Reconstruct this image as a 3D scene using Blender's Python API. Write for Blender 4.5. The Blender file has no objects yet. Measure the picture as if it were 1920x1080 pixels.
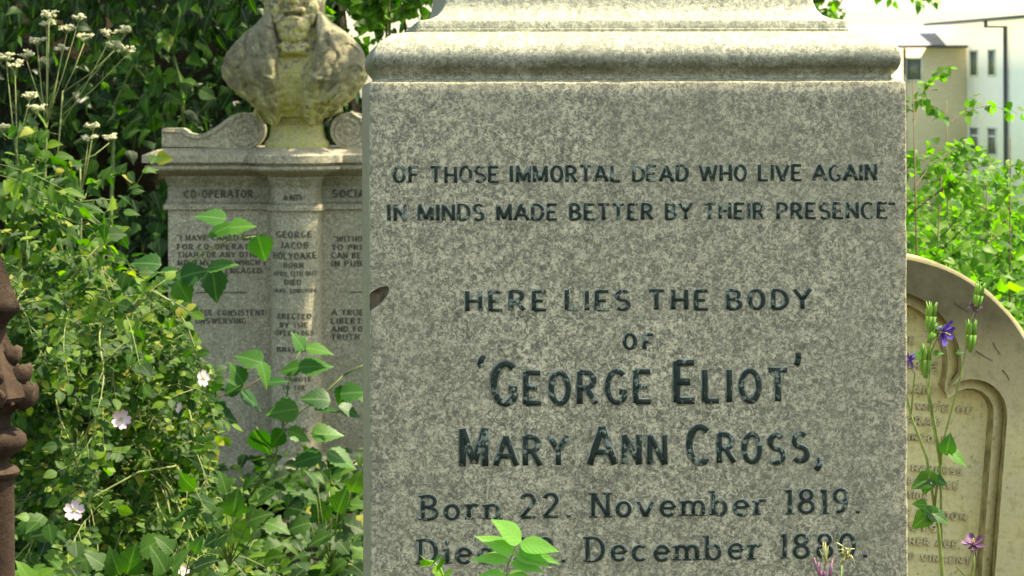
import bpy, bmesh, math, random
import numpy as np
from mathutils import Vector, Matrix, Euler, noise as MN
R = math.radians
random.seed(7); rng = np.random.default_rng(11)
scene = bpy.context.scene; col = scene.collection

# ------------------------------------------------------------------ camera, sky, sun, exposure
FPX = 5000.0; HOR = 180.0; EYE = 1.6
cam = bpy.data.cameras.new('camera'); camo = bpy.data.objects.new('camera', cam); col.objects.link(camo)
camo.rotation_euler = (Euler((R(90), 0, 0)).to_matrix() @ Matrix.Rotation(-0.003, 3, 'Z')).to_euler()
camo.location = (0, 0, EYE)
cam.sensor_width = 36; cam.lens = 36 * FPX / 1920; cam.shift_y = -(540 - HOR) / 1920
cam.clip_start = 0.05; cam.clip_end = 2000
cam.dof.use_dof = True; cam.dof.focus_distance = 4.1; cam.dof.aperture_fstop = 22
scene.camera = camo
CM = camo.rotation_euler.to_matrix()

SUN_EL = 61; SUN_AZ = 82      # azimuth: degrees from +Y (away from camera) towards +X
w = bpy.data.worlds.new('World'); scene.world = w; w.use_nodes = True
nt = w.node_tree; sky = nt.nodes.new('ShaderNodeTexSky'); sky.sky_type = 'NISHITA'; sky.sun_disc = False
sky.sun_elevation = R(SUN_EL); sky.sun_rotation = R(SUN_AZ); sky.dust_density = 1.6; sky.ozone_density = 0.4; sky.air_density = 1.0
nt.links.new(sky.outputs[0], nt.nodes['Background'].inputs[0]); nt.nodes['Background'].inputs[1].default_value = 0.15
sl = bpy.data.lights.new('sun', 'SUN'); sl.energy = 4.4; sl.angle = R(0.5); sl.color = (1, 0.95, 0.86)
so = bpy.data.objects.new('sun', sl); col.objects.link(so)
sd = Vector((math.sin(R(SUN_AZ)) * math.cos(R(SUN_EL)), math.cos(R(SUN_AZ)) * math.cos(R(SUN_EL)), math.sin(R(SUN_EL))))
so.rotation_euler = sd.to_track_quat('Z', 'Y').to_euler()
vs = scene.view_settings; vs.view_transform = 'Standard'; vs.look = 'None'; vs.gamma = 1; vs.exposure = 1.42
vs.use_white_balance = True; vs.white_balance_temperature = 7900; vs.white_balance_tint = 2

# ------------------------------------------------------------------ pixel helpers (photo is 1920 x 1080)
def ray(px, py):
    return CM @ Vector(((px - 960) / FPX, -(py - HOR) / FPX, -1))
def at(px, py, Y):
    d = ray(px, py); return Vector((0, 0, EYE)) + d * (Y / d.y)

# ------------------------------------------------------------------ object helpers
def tag(o, label=None, cat=None, group=None, kind=None):
    if label: o['label'] = label
    if cat: o['category'] = cat
    if group: o['group'] = group
    if kind: o['kind'] = kind
    return o
def empty(name, loc=(0, 0, 0), rot=(0, 0, 0)):
    o = bpy.data.objects.new(name, None); col.objects.link(o); o.location = loc; o.rotation_euler = rot; o.empty_display_size = .05
    return o
class MB:
    def __init__(s): s.v = []; s.f = []; s.m = []; s.uv = []; s.n = 0
    def add(s, v, f, mi=0, uv=None):
        v = np.asarray(v, float); s.v.append(v)
        for k in f: s.f.append(tuple(i + s.n for i in k)); s.m.append(mi)
        s.uv.append(np.zeros((len(v), 2)) if uv is None else uv); s.n += len(v)
    def tube(s, pts, r0, r1=None, n=6, mi=0):
        r1 = r0 if r1 is None else r1; P = [Vector(p) for p in pts]; k = len(P); vv = []; ff = []
        up = Vector((0.13, 0.2, 1)).normalized()
        for i, p in enumerate(P):
            t = (P[min(i + 1, k - 1)] - P[max(i - 1, 0)]).normalized() if k > 1 else Vector((0, 0, 1))
            a = t.cross(up)
            if a.length < .05: a = t.cross(Vector((1, 0, 0)))
            a.normalize(); b = t.cross(a); r = r0 + (r1 - r0) * i / max(k - 1, 1)
            for j in range(n):
                an = 2 * math.pi * j / n; vv.append(p + (a * math.cos(an) + b * math.sin(an)) * r)
        for i in range(k - 1):
            for j in range(n): ff.append((i * n + j, i * n + (j + 1) % n, (i + 1) * n + (j + 1) % n, (i + 1) * n + j))
        ff.append(tuple(range(n))[::-1]); ff.append(tuple(range((k - 1) * n, k * n)))
        s.add([tuple(q) for q in vv], ff, mi)
    def box(s, x0, x1, y0, y1, z0, z1, mi=0):
        s.add([(x0,y0,z0),(x1,y0,z0),(x1,y1,z0),(x0,y1,z0),(x0,y0,z1),(x1,y0,z1),(x1,y1,z1),(x0,y1,z1)],
              [(0,3,2,1),(4,5,6,7),(0,1,5,4),(1,2,6,5),(2,3,7,6),(3,0,4,7)], mi)
    def rings(s, rings, cap=True, mi=0):
        n = len(rings[0]); v = [p for r in rings for p in r]; f = []
        for i in range(len(rings) - 1):
            for j in range(n): f.append((i*n+j, i*n+(j+1)%n, (i+1)*n+(j+1)%n, (i+1)*n+j))
        if cap: f.append(tuple(range(n))[::-1]); f.append(tuple(range((len(rings)-1)*n, len(rings)*n)))
        s.add(v, f, mi)
    def blob(s, c, r, sub=2, mi=0, jit=0, rot=None):
        bm = bmesh.new(); bmesh.ops.create_icosphere(bm, subdivisions=sub, radius=1)
        M = rot if rot is not None else Matrix.Identity(3); v = []
        for q in bm.verts:
            k = 1 + (random.random() - .5) * jit
            v.append(tuple(Vector(c) + M @ Vector((q.co.x*r[0]*k, q.co.y*r[1]*k, q.co.z*r[2]*k))))
        s.add(v, [[u.index for u in f.verts] for f in bm.faces], mi); bm.free()
    def mesh(s, name, smooth=None):
        me = bpy.data.meshes.new(name); V = np.concatenate(s.v) if s.v else np.zeros((0, 3))
        me.vertices.add(len(V)); me.vertices.foreach_set('co', V.ravel())
        ln = np.array([len(f) for f in s.f]); li = np.fromiter((i for f in s.f for i in f), int, int(ln.sum()))
        me.loops.add(len(li)); me.loops.foreach_set('vertex_index', li)
        me.polygons.add(len(ln)); me.polygons.foreach_set('loop_start', np.concatenate([[0], np.cumsum(ln)[:-1]]))
        me.polygons.foreach_set('loop_total', ln); me.polygons.foreach_set('material_index', np.array(s.m))
        me.update(calc_edges=True)
        uv = me.uv_layers.new(name='UVMap'); uv.data.foreach_set('uv', np.concatenate(s.uv)[li].ravel())
        if smooth: me.polygons.foreach_set('use_smooth', np.ones(len(ln), bool))
        me.validate()
        if smooth and smooth < 180: me.set_sharp_from_angle(angle=R(smooth))
        return me
    def build(s, name, mats, parent=None, smooth=None, loc=None):
        o = bpy.data.objects.new(name, s.mesh(name, smooth)); col.objects.link(o)
        for m in (mats if isinstance(mats, (list, tuple)) else [mats]): o.data.materials.append(m)
        if parent: o.parent = parent
        if loc is not None: o.location = loc
        return o
def apply_mods(o):
    dg = bpy.context.evaluated_depsgraph_get(); dg.update()
    me = bpy.data.meshes.new_from_object(o.evaluated_get(dg)); o.modifiers.clear(); o.data = me
    return o

# ------------------------------------------------------------------ material helpers
class NT:
    def __init__(s, name):
        s.m = bpy.data.materials.new(name); s.m.use_nodes = True; s.t = s.m.node_tree; s.t.nodes.clear()
        s.out = s.n('ShaderNodeOutputMaterial'); s.p = s.n('ShaderNodeBsdfPrincipled'); s.l(s.p.outputs[0], s.out.inputs[0])
        s.co = s.n('ShaderNodeTexCoord').outputs['Object']
    def n(s, t): return s.t.nodes.new(t)
    def l(s, a, b): s.t.links.new(a, b)
    def noise(s, scale, detail=2, rough=.5, co=None, dist=0):
        k = s.n('ShaderNodeTexNoise'); k.inputs['Scale'].default_value = scale; k.inputs['Detail'].default_value = detail
        k.inputs['Roughness'].default_value = rough; k.inputs['Distortion'].default_value = dist; s.l(co or s.co, k.inputs['Vector']); return k.outputs['Fac']
    def vor(s, scale, out='Color', co=None):
        k = s.n('ShaderNodeTexVoronoi'); k.inputs['Scale'].default_value = scale; s.l(co or s.co, k.inputs['Vector']); return k.outputs[out]
    def ramp(s, fac, stops):
        k = s.n('ShaderNodeValToRGB'); e = k.color_ramp.elements
        while len(e) < len(stops): e.new(0.5)
        for q, (p, c) in zip(e, stops): q.position = p; q.color = (*c, 1) if len(c) == 3 else c
        s.l(fac, k.inputs[0]); return k.outputs[0]
    def val(s, fac, a, b, lo=0., hi=1.):
        k = s.n('ShaderNodeMapRange'); k.inputs[1].default_value = a; k.inputs[2].default_value = b; k.inputs[3].default_value = lo; k.inputs[4].default_value = hi
        s.l(fac, k.inputs[0]); return k.outputs[0]
    def mix(s, fac, a, b, mode='MIX'):
        k = s.n('ShaderNodeMix'); k.data_type = 'RGBA'; k.blend_type = mode; k.clamp_factor = True
        for v, i in ((fac, 0), (a, 6), (b, 7)):
            if isinstance(v, (int, float)): k.inputs[i].default_value = v
            elif isinstance(v, tuple): k.inputs[i].default_value = (*v, 1)
            else: s.l(v, k.inputs[i])
        return k.outputs[2]
    def math(s, op, a, b=0.):
        k = s.n('ShaderNodeMath'); k.operation = op
        for v, i in ((a, 0), (b, 1)):
            if isinstance(v, (int, float)): k.inputs[i].default_value = v
            else: s.l(v, k.inputs[i])
        return k.outputs[0]
    def sep(s, v):
        k = s.n('ShaderNodeSeparateXYZ'); s.l(v, k.inputs[0]); return k.outputs
    def bump(s, h, st, dist=.002):
        k = s.n('ShaderNodeBump'); k.inputs['Strength'].default_value = st; k.inputs['Distance'].default_value = dist
        s.l(h, k.inputs['Height']); s.l(k.outputs[0], s.p.inputs['Normal'])
    def done(s, c, rough=.6, spec=.5):
        if isinstance(c, tuple): s.p.inputs['Base Color'].default_value = (*c, 1)
        else: s.l(c, s.p.inputs['Base Color'])
        if isinstance(rough, (int, float)): s.p.inputs['Roughness'].default_value = rough
        else: s.l(rough, s.p.inputs['Roughness'])
        s.p.inputs['Specular IOR Level'].default_value = spec
        return s.m
def granite(name, light, mid, dark, scale, stain=(.16,.16,.07), stain_amt=.5, rough=.4, dk=.5, z_tint=None, algae=None):
    g = NT(name)
    n1 = g.noise(scale, 5, .72, dist=.9); n2 = g.noise(scale * 2.7, 3, .7); n3 = g.noise(scale*.28, 4, .65)
    mixn = g.math('ADD', g.math('ADD', g.math('MULTIPLY', n1, .56), g.math('MULTIPLY', n2, .30)), g.math('MULTIPLY', n3, .14))
    c = g.ramp(mixn, [(.39, dark), (.455, tuple((a_+b_)/2 for a_, b_ in zip(dark, mid))), (.492, mid), (.535, light), (.60, tuple(min(1, x * 1.4) for x in light))])
    c = g.mix(g.val(n2, .56, .66, 0, dk), c, tuple(x * .6 for x in dark))
    big = g.noise(2.2, 4, .6); big2 = g.noise(9, 5, .65, dist=1.)
    c = g.mix(g.val(big, .42, .68, 0, stain_amt), c, g.mix(.5, c, stain, 'MULTIPLY') if False else stain)
    c = g.mix(g.val(big2, .35, .7, .0, .32), c, tuple(x*.8 for x in mid))
    mp2 = g.n('ShaderNodeMapping'); mp2.inputs['Scale'].default_value = (14, 14, .9); g.l(g.co, mp2.inputs[0]); stn = g.noise(1.6, 4, .6, mp2.outputs[0])
    c = g.mix(g.val(stn, .50, .74, 0, .18), c, tuple(x*1.1 for x in dark))
    if algae:
        x, y, z = g.sep(g.co); zn = g.math('ADD', z, g.math('MULTIPLY', g.math('SUBTRACT', g.noise(20, 4, .6), .5), .02)); am = g.math('MULTIPLY', g.val(zn, algae[0]-.004, algae[0]+.012), g.val(zn, algae[1]+.014, algae[1]-.012)); c = g.mix(g.math('MULTIPLY', am, g.val(g.noise(9, 4, .6), .3, .55, .4 if not z_tint else .2, .85 if not z_tint else .45)), c, (.05,.055,.018))
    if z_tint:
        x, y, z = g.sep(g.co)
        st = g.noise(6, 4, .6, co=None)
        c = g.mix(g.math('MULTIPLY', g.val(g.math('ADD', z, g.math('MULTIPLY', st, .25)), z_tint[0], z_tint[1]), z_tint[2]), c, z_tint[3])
    g.bump(g.math('ADD', g.math('MULTIPLY', n1, .5), n2), .25, .0008)
    return g.done(c, g.val(n1, .3, .7, rough - .1, rough + .15), .5)
M = {}
M['granite'] = granite('grey_granite', (.67,.59,.39), (.33,.30,.20), (.068,.070,.047), 170, (.25,.24,.145), .36, .42)
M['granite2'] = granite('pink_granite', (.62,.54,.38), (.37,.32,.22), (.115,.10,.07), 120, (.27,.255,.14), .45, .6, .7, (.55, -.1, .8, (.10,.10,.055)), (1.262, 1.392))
def m_plain(name, c, rough=.6, var=.25, sc=30, spec=.4, bump=0):
    g = NT(name); n = g.noise(sc, 4, .6)
    k = g.ramp(n, [(.3, tuple(x*(1-var) for x in c)), (.7, tuple(min(1, x*(1+var)) for x in c))])
    if bump: g.bump(n, bump, .01)
    return g.done(k, rough, spec)
g = NT('lead_lettering'); n = g.noise(95, 4, .7); n2 = g.noise(23, 2)
M['lead'] = g.done(g.mix(g.val(g.math('ADD', n, g.math('MULTIPLY', n2, .35)), .735, .80), (.020,.032,.024), (.24,.28,.22)), .6, .3); g.bump(n, .4, .001)
g = NT('letter_edge_highlight'); n = g.noise(60, 3)
M['edge'] = g.done(g.ramp(n, [(.35, (.13,.14,.10)), (.6, (.33,.35,.26)), (.75, (.5,.53,.42))]), .6)  # pale rim paints the light that cut letter edges would catch
g = NT('cut_lettering'); n = g.noise(70, 3)
M['cut'] = g.done(g.ramp(n, [(.35, (.05,.045,.03)), (.65, (.15,.135,.09))]), .85)
M['chip'] = m_plain('chipped_granite', (.13,.10,.06), .9, .5, 120, .2, .5)
# lichened statue stone
g = NT('lichened_stone'); n = g.noise(38, 6, .75, dist=.5); f = g.noise(170, 4, .7); x, y, z = g.sep(g.co)
geo = g.n('ShaderNodeNewGeometry'); nx, ny, nz = g.sep(geo.outputs['Normal'])
a = g.math('ADD', g.math('MULTIPLY', nz, .16), g.math('ADD', g.math('MULTIPLY', n, .9), g.math('MULTIPLY', z, .25)))
c = g.ramp(a, [(.36, (.44,.41,.08)), (.55, (.60,.54,.24)), (.64, (.38,.33,.19)), (.70, (.19,.165,.12))])
c = g.mix(g.val(f, .45, .7, 0, .55), c, (.11,.095,.05)); c = g.mix(g.val(g.noise(55, 4, .7), .56, .7, 0, .6), c, (.50,.48,.28))
g.bump(g.math('ADD', n, g.math('MULTIPLY', f, .5)), .8, .006); M['statue'] = g.done(c, .9, .2)
g = NT('weathered_coat_stone'); n = g.noise(30, 6, .75, dist=.5); f = g.noise(170, 4, .7); x, y, z = g.sep(g.co); l_ = g.noise(9, 3)
a = g.math('ADD', g.math('MULTIPLY', z, 1.15), g.math('ADD', g.math('MULTIPLY', n, .55), g.math('MULTIPLY', l_, .35)))
c = g.ramp(a, [(.52, (.50,.47,.10)), (.68, (.58,.52,.22)), (.78, (.38,.34,.19)), (.90, (.30,.265,.17)), (1., (.42,.38,.25))])
c = g.mix(g.val(f, .45, .7, 0, .6), c, (.09,.08,.05)); c = g.mix(g.val(g.noise(40, 6, .8, dist=1.), .5, .62, 0, .35), c, (.17,.15,.09)); c = g.mix(g.val(g.noise(60, 4, .7), .56, .68, 0, .6), c, (.60,.55,.28))
g.bump(g.math('ADD', n, g.math('MULTIPLY', f, .5)), 1., .012); M['coat'] = g.done(c, .9, .2)
# sandstone headstone
g = NT('buff_sandstone'); n = g.noise(7, 5, .65, dist=.5); f = g.noise(90, 5, .7); x, y, z = g.sep(g.co)
c = g.ramp(n, [(.32, (.52,.46,.16)), (.42, (.76,.68,.34)), (.58, (.74,.66,.37)), (.72, (.74,.68,.44))])
c = g.mix(g.val(f, .5, .68, 0, .3), c, (.25,.21,.10)); c = g.mix(g.val(g.noise(30, 4, .7), .55, .66, 0, .5), c, (.42,.42,.15))
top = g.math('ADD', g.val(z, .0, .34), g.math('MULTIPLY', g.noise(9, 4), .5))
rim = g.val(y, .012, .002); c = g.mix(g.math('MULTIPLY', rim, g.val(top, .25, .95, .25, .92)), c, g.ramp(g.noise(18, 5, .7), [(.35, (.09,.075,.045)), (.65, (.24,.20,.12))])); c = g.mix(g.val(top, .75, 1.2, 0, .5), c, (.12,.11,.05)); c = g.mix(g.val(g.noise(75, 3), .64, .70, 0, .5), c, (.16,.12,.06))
g.bump(g.math('ADD', n, g.math('MULTIPLY', f, .4)), .6, .004); M['sand'] = g.done(c, .9, .2)
M['groove'] = m_plain('shaded_groove_stone', (.34,.29,.13), .9, .5, 25, .2, .4); M['sandlight'] = m_plain('pale_letter', (.62,.54,.31), .9, .3, 60, .2, .3); M['sanddark'] = m_plain('letter_shadow', (.20,.165,.075), .9, .5, 60, .2, .3)  # groove walls, pale letters, dark letter surrounds: carving's light and shade painted in
# red terracotta
g = NT('red_terracotta'); n = g.noise(14, 5, .7); f = g.noise(160, 3, .7)
c = g.ramp(n, [(.3, (.018,.011,.007)), (.5, (.042,.024,.014)), (.62, (.07,.044,.027)), (.75, (.13,.10,.07))])
c = g.mix(g.val(f, .5, .7, 0, .6), c, (.06,.035,.02)); g.bump(g.math('ADD', n, f), .6, .003); M['terra'] = g.done(c, .85, .25)
# leaves
def leaf_mat(name, stops, trans=.35, rough=.42, tcol=(.5,.8,.12), vein=.35, damage=.0):
    g = NT(name); geo = g.n('ShaderNodeNewGeometry'); rnd = geo.outputs['Random Per Island']
    c = g.ramp(rnd, stops)
    uvn = g.n('ShaderNodeUVMap'); u, v, _ = g.sep(uvn.outputs[0])
    au = g.math('ABSOLUTE', u)
    mid = g.val(au, .02, .09, 1, 0)
    lat = g.math('SINE', g.math('MULTIPLY', g.math('SUBTRACT', v, g.math('MULTIPLY', au, .55)), 38.))
    vv = g.math('MAXIMUM', mid, g.val(lat, .0, 1., 0, .16))
    base = c
    c = g.mix(g.math('MULTIPLY', vv, vein), c, g.mix(.5, c, (.45,.6,.22)))
    n = g.noise(35, 3); c = g.mix(g.val(n, .35, .7, 0, .3), c, g.mix(1.0, c, (.55,.55,.5), 'MULTIPLY'))
    g.bump(g.math('ADD', g.math('MULTIPLY', lat, .10), g.noise(60, 3)), .35, .0015); g.done(c, rough, .2)
    tr = g.n('ShaderNodeBsdfTranslucent'); tc = g.mix(1.0, c, tcol, 'MULTIPLY')
    k = g.n('ShaderNodeVectorMath'); k.operation = 'SCALE'; k.inputs['Scale'].default_value = 3.2; g.l(tc, k.inputs[0]); g.l(k.outputs[0], tr.inputs[0])
    ms = g.n('ShaderNodeMixShader'); ms.inputs[0].default_value = trans; g.l(g.p.outputs[0], ms.inputs[1]); g.l(tr.outputs[0], ms.inputs[2]); g.l(ms.outputs[0], g.out.inputs[0])
    return g.m
TC = (.62, .95, .14)
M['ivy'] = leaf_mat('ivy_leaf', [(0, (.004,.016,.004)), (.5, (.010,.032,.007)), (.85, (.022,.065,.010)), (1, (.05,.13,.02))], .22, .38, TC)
M['rose'] = leaf_mat('rose_leaf', [(0, (.010,.036,.006)), (.4, (.030,.083,.010)), (.78, (.07,.14,.014)), (.95, (.16,.24,.024)), (1, (.30,.24,.05))], .34, .55, TC, .2)
M['bramble'] = leaf_mat('bramble_leaf', [(0, (.02,.075,.018)), (.5, (.035,.115,.022)), (1, (.065,.165,.02))], .3, .42, TC, .3)
M['lime'] = leaf_mat('lime_leaf', [(0, (.04,.11,.014)), (.5, (.085,.18,.02)), (1, (.16,.27,.035))], .45, .45, TC, .25)
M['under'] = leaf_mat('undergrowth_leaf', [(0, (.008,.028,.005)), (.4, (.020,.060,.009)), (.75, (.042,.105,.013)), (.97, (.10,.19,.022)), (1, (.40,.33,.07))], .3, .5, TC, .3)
M['front'] = leaf_mat('pale_leaf', [(0, (.14,.33,.06)), (1, (.18,.37,.075))], .3, .6, TC, .12)
M['stem'] = m_plain('green_stem', (.17,.23,.06), .6, .3, 40)
M['bstem'] = m_plain('brown_stem', (.13,.085,.04), .7, .4, 60)
M['paper'] = m_plain('pale_stem', (.24,.27,.09), .6, .3, 40)
M['white_fl'] = m_plain('cream_floret', (.62,.60,.38), .7, .25, 200)
g = NT('pink_petal'); uvn = g.n('ShaderNodeUVMap'); u, v, _ = g.sep(uvn.outputs[0]); M['petal'] = g.done(g.ramp(v, [(0, (.6,.55,.3)), (.3, (.66,.56,.54)), (1, (.64,.43,.47))]), .6)
M['stamen'] = m_plain('yellow_stamen', (.62,.48,.07), .7, .3, 300)
M['violet'] = m_plain('violet_petal', (.12,.06,.42), .5, .35, 80)
M['mauve'] = m_plain('mauve_petal', (.12,.05,.13), .6, .35, 80)
M['pod'] = leaf_mat('green_pod', [(0, (.16,.30,.06)), (1, (.24,.38,.09))], .25, .5, TC, .1)
M['bark'] = m_plain('bark', (.11,.08,.05), .9, .4, 25, .2, .6)
g = NT('soil'); n = g.noise(6, 6, .7); f = g.noise(60, 4, .7)
M['soil'] = g.done(g.mix(g.val(f, .4, .7), g.ramp(n, [(.3, (.015,.011,.007)), (.7, (.045,.032,.02))]), (.06,.045,.025)), .95, .2); g.bump(f, .8, .02)
g = NT('grass_ground'); n = g.noise(.5, 6, .7); f = g.noise(9, 5, .7); x, y, z = g.sep(g.co)
gr = g.ramp(f, [(.3, (.06,.11,.02)), (.55, (.13,.20,.035)), (.75, (.26,.30,.09))])
so_ = g.ramp(f, [(.3, (.012,.009,.006)), (.7, (.04,.028,.017))])
M['ground'] = g.done(g.mix(g.val(g.math('ADD', y, g.math('MULTIPLY', n, 3)), 13, 17), so_, gr), .95, .2); g.bump(f, .6, .03)

# ------------------------------------------------------------------ stroke lettering
def arc(cx, cy, rx, ry, a0, a1, n=9):
    return [(cx + rx*math.cos(R(a0+(a1-a0)*i/n)), cy + ry*math.sin(R(a0+(a1-a0)*i/n))) for i in range(n+1)]
G = {
 'A': (.62, [[(0,0),(.31,1)],[(.62,0),(.31,1)],[(.12,.33),(.50,.33)]]),
 'B': (.5, [[(.05,0),(.05,1)],[(.05,.97),(.22,.97)]+arc(.22,.75,.2,.22,90,-90,6)+[(.05,.53)],[(.22,.5)]+arc(.22,.265,.25,.24,90,-90,6)+[(.05,.03)]]),
 'C': (.54, [arc(.3,.5,.27,.48,48,312,14)]),
 'D': (.54, [[(.05,0),(.05,1)],[(.05,.97),(.2,.97)]+arc(.2,.5,.32,.47,90,-90,10)+[(.05,.03)]]),
 'E': (.46, [[(.05,0),(.05,1)],[(.05,.96),(.45,.96)],[(.05,.5),(.36,.5)],[(.05,.04),(.46,.04)]]),
 'F': (.44, [[(.05,0),(.05,1)],[(.05,.96),(.44,.96)],[(.05,.5),(.36,.5)]]),
 'G': (.54, [arc(.3,.5,.27,.48,50,330,14),[(.36,.36),(.56,.36)]]),
 'H': (.54, [[(.05,0),(.05,1)],[(.5,0),(.5,1)],[(.05,.5),(.5,.5)]]),
 'I': (.1, [[(.05,0),(.05,1)]]),
 'J': (.36, [[(.3,1),(.3,.25)]+arc(.16,.2,.14,.18,0,-160,6)]),
 'K': (.52, [[(.05,0),(.05,1)],[(.5,1),(.07,.42)],[(.2,.58),(.52,0)]]),
 'L': (.44, [[(.05,0),(.05,1)],[(.05,.04),(.44,.04)]]),
 'M': (.66, [[(.05,0),(.05,1)],[(.05,1),(.33,.08)],[(.33,.08),(.61,1)],[(.61,0),(.61,1)]]),
 'N': (.54, [[(.05,0),(.05,1)],[(.05,1),(.5,0)],[(.5,0),(.5,1)]]),
 'O': (.56, [arc(.28,.5,.24,.47,0,360,18)]),
 'P': (.48, [[(.05,0),(.05,1)],[(.05,.97),(.22,.97)]+arc(.22,.72,.22,.25,90,-90,7)+[(.05,.47)]]),
 'R': (.52, [[(.05,0),(.05,1)],[(.05,.97),(.22,.97)]+arc(.22,.73,.22,.24,90,-90,7)+[(.05,.49)],[(.24,.49),(.5,0)]]),
 'S': (.48, [arc(.24,.74,.19,.235,35,270,9)+arc(.24,.265,.21,.24,90,-145,9)[1:]]),
 'T': (.52, [[(0,.96),(.52,.96)],[(.26,0),(.26,.96)]]),
 'U': (.54, [[(.05,1),(.05,.3)]+arc(.275,.28,.225,.25,180,360,9)+[(.5,1)]]),
 'V': (.56, [[(0,1),(.28,0)],[(.56,1),(.28,0)]]),
 'W': (.8, [[(0,1),(.21,0)],[(.4,.9),(.21,0)],[(.4,.9),(.6,0)],[(.8,1),(.6,0)]]),
 'Y': (.56, [[(0,1),(.28,.47)],[(.56,1),(.28,.47)],[(.28,.47),(.28,0)]]),
 '-': (.3, [[(.02,.45),(.28,.45)]]), '+': (.3, [[(.02,.45),(.28,.45)],[(.15,.3),(.15,.6)]]),
 '.': (.14, [[(.02,.06),(.14,.06)]]), ',': (.2, [[(.12,.14),(.12,.02)],[(.13,.04),(.10,-.14),(.0,-.28)]]),
 "'": (.12, [[(.07,1.52),(.08,1.32)],[(.08,1.34),(.05,1.2),(.0,1.12)]]), '`': (.12, [[(.14,1.5),(.05,1.36),(.02,1.2)],[(.02,1.24),(.08,1.14)]]),
 '"': (.22, [[(.02,1.02),(.0,.84)],[(.18,1.02),(.16,.84)]]),
 '0': (.5, [arc(.25,.5,.21,.46,0,360,16)]), '1': (.16, [[(.1,0),(.1,1)],[(-.02,.92),(.1,.96)]]),
 '2': (.48, [arc(.23,.73,.19,.24,165,-30,8)+[(.03,.05)],[(.03,.05),(.46,.05)]]),
 '3': (.46, [arc(.2,.74,.2,.23,140,-90,8),arc(.2,.27,.23,.24,90,-140,8)]),
 '7': (.44, [[(0,.95),(.44,.95),(.16,0)]]), '6': (.46, [arc(.23,.3,.2,.27,0,360,12),[(.04,.35),(.12,.75),(.34,.98)]]),
 '8': (.48, [arc(.24,.755,.17,.205,0,360,12),arc(.24,.275,.21,.24,0,360,12)]),
 '9': (.46, [arc(.23,.7,.19,.26,0,360,12),[(.42,.68),(.4,.4),(.28,.1),(.1,.04)]]),
 'b': (.46, [[(.05,0),(.05,1)],arc(.24,.3,.19,.29,150,-150,12)]), 'c': (.42, [arc(.24,.31,.2,.29,50,310,11)]),
 'd': (.46, [[(.42,0),(.42,1)],arc(.23,.3,.19,.29,30,330,12)]),
 'e': (.44, [[(.05,.33),(.42,.33)],arc(.24,.31,.2,.29,5,318,13)]), 'i': (.14, [[(.08,0),(.08,.6)],[(.02,.84),(.14,.84)]]),
 'm': (.72, [[(.05,0),(.05,.6)],arc(.2,.4,.15,.18,180,0,6)+[(.36,0)],arc(.51,.4,.15,.18,180,0,6)+[(.67,0)]]),
 'n': (.44, [[(.05,0),(.05,.6)],arc(.22,.4,.17,.18,180,0,6)+[(.39,0)]]), 'o': (.46, [arc(.23,.31,.19,.28,0,360,14)]),
 'r': (.34, [[(.05,0),(.05,.6)],arc(.22,.38,.16,.2,170,50,5)]), 'v': (.46, [[(0,.6),(.23,0)],[(.46,.6),(.23,0)]]),
}
def ribbon(mb, pts, wd, z, mp, mi, jit=.1):
    P = []
    for a, b in zip(pts[:-1], pts[1:]):
        L = math.dist(a, b); k = max(1, int(L / .22))
        for i in range(k): P.append((a[0]+(b[0]-a[0])*i/k, a[1]+(b[1]-a[1])*i/k))
    P.append(pts[-1]); n = len(P); vt = []; closed = math.dist(P[0], P[-1]) < 1e-6
    jw = [1 + random.uniform(-jit, jit) for _ in P]
    for i, p in enumerate(P):
        a = P[i-1] if i else (P[-2] if closed else P[0]); b = P[i+1] if i < n-1 else (P[1] if closed else P[-1])
        dx, dy = b[0]-a[0], b[1]-a[1]; l = math.hypot(dx, dy) or 1; nx, ny = -dy/l, dx/l; h = wd * jw[0 if closed and i == n-1 else i] / 2
        for s_, zz in ((1, z), (-1, z)): vt.append(mp(p[0]+nx*h*s_, p[1]+ny*h*s_, zz))
    m = len(vt)
    for i, p in enumerate(P):
        for s_ in (0, 1):
            q = vt[i*2+s_]; vt.append((q[0], q[1] + .004, q[2]))       # side walls run back into the stone
    f = []
    for i in range(n-1):
        f.append((2*i, 2*i+1, 2*i+3, 2*i+2)); f.append((2*i, 2*i+2, m+2*i+2, m+2*i)); f.append((2*i+1, m+2*i+1, m+2*i+3, 2*i+3))
    if not closed: f.append((0, m, m+1, 1)); f.append((2*n-2, 2*n-1, m+2*n-1, m+2*n-2))
    mb.add(vt, f, mi)
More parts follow.
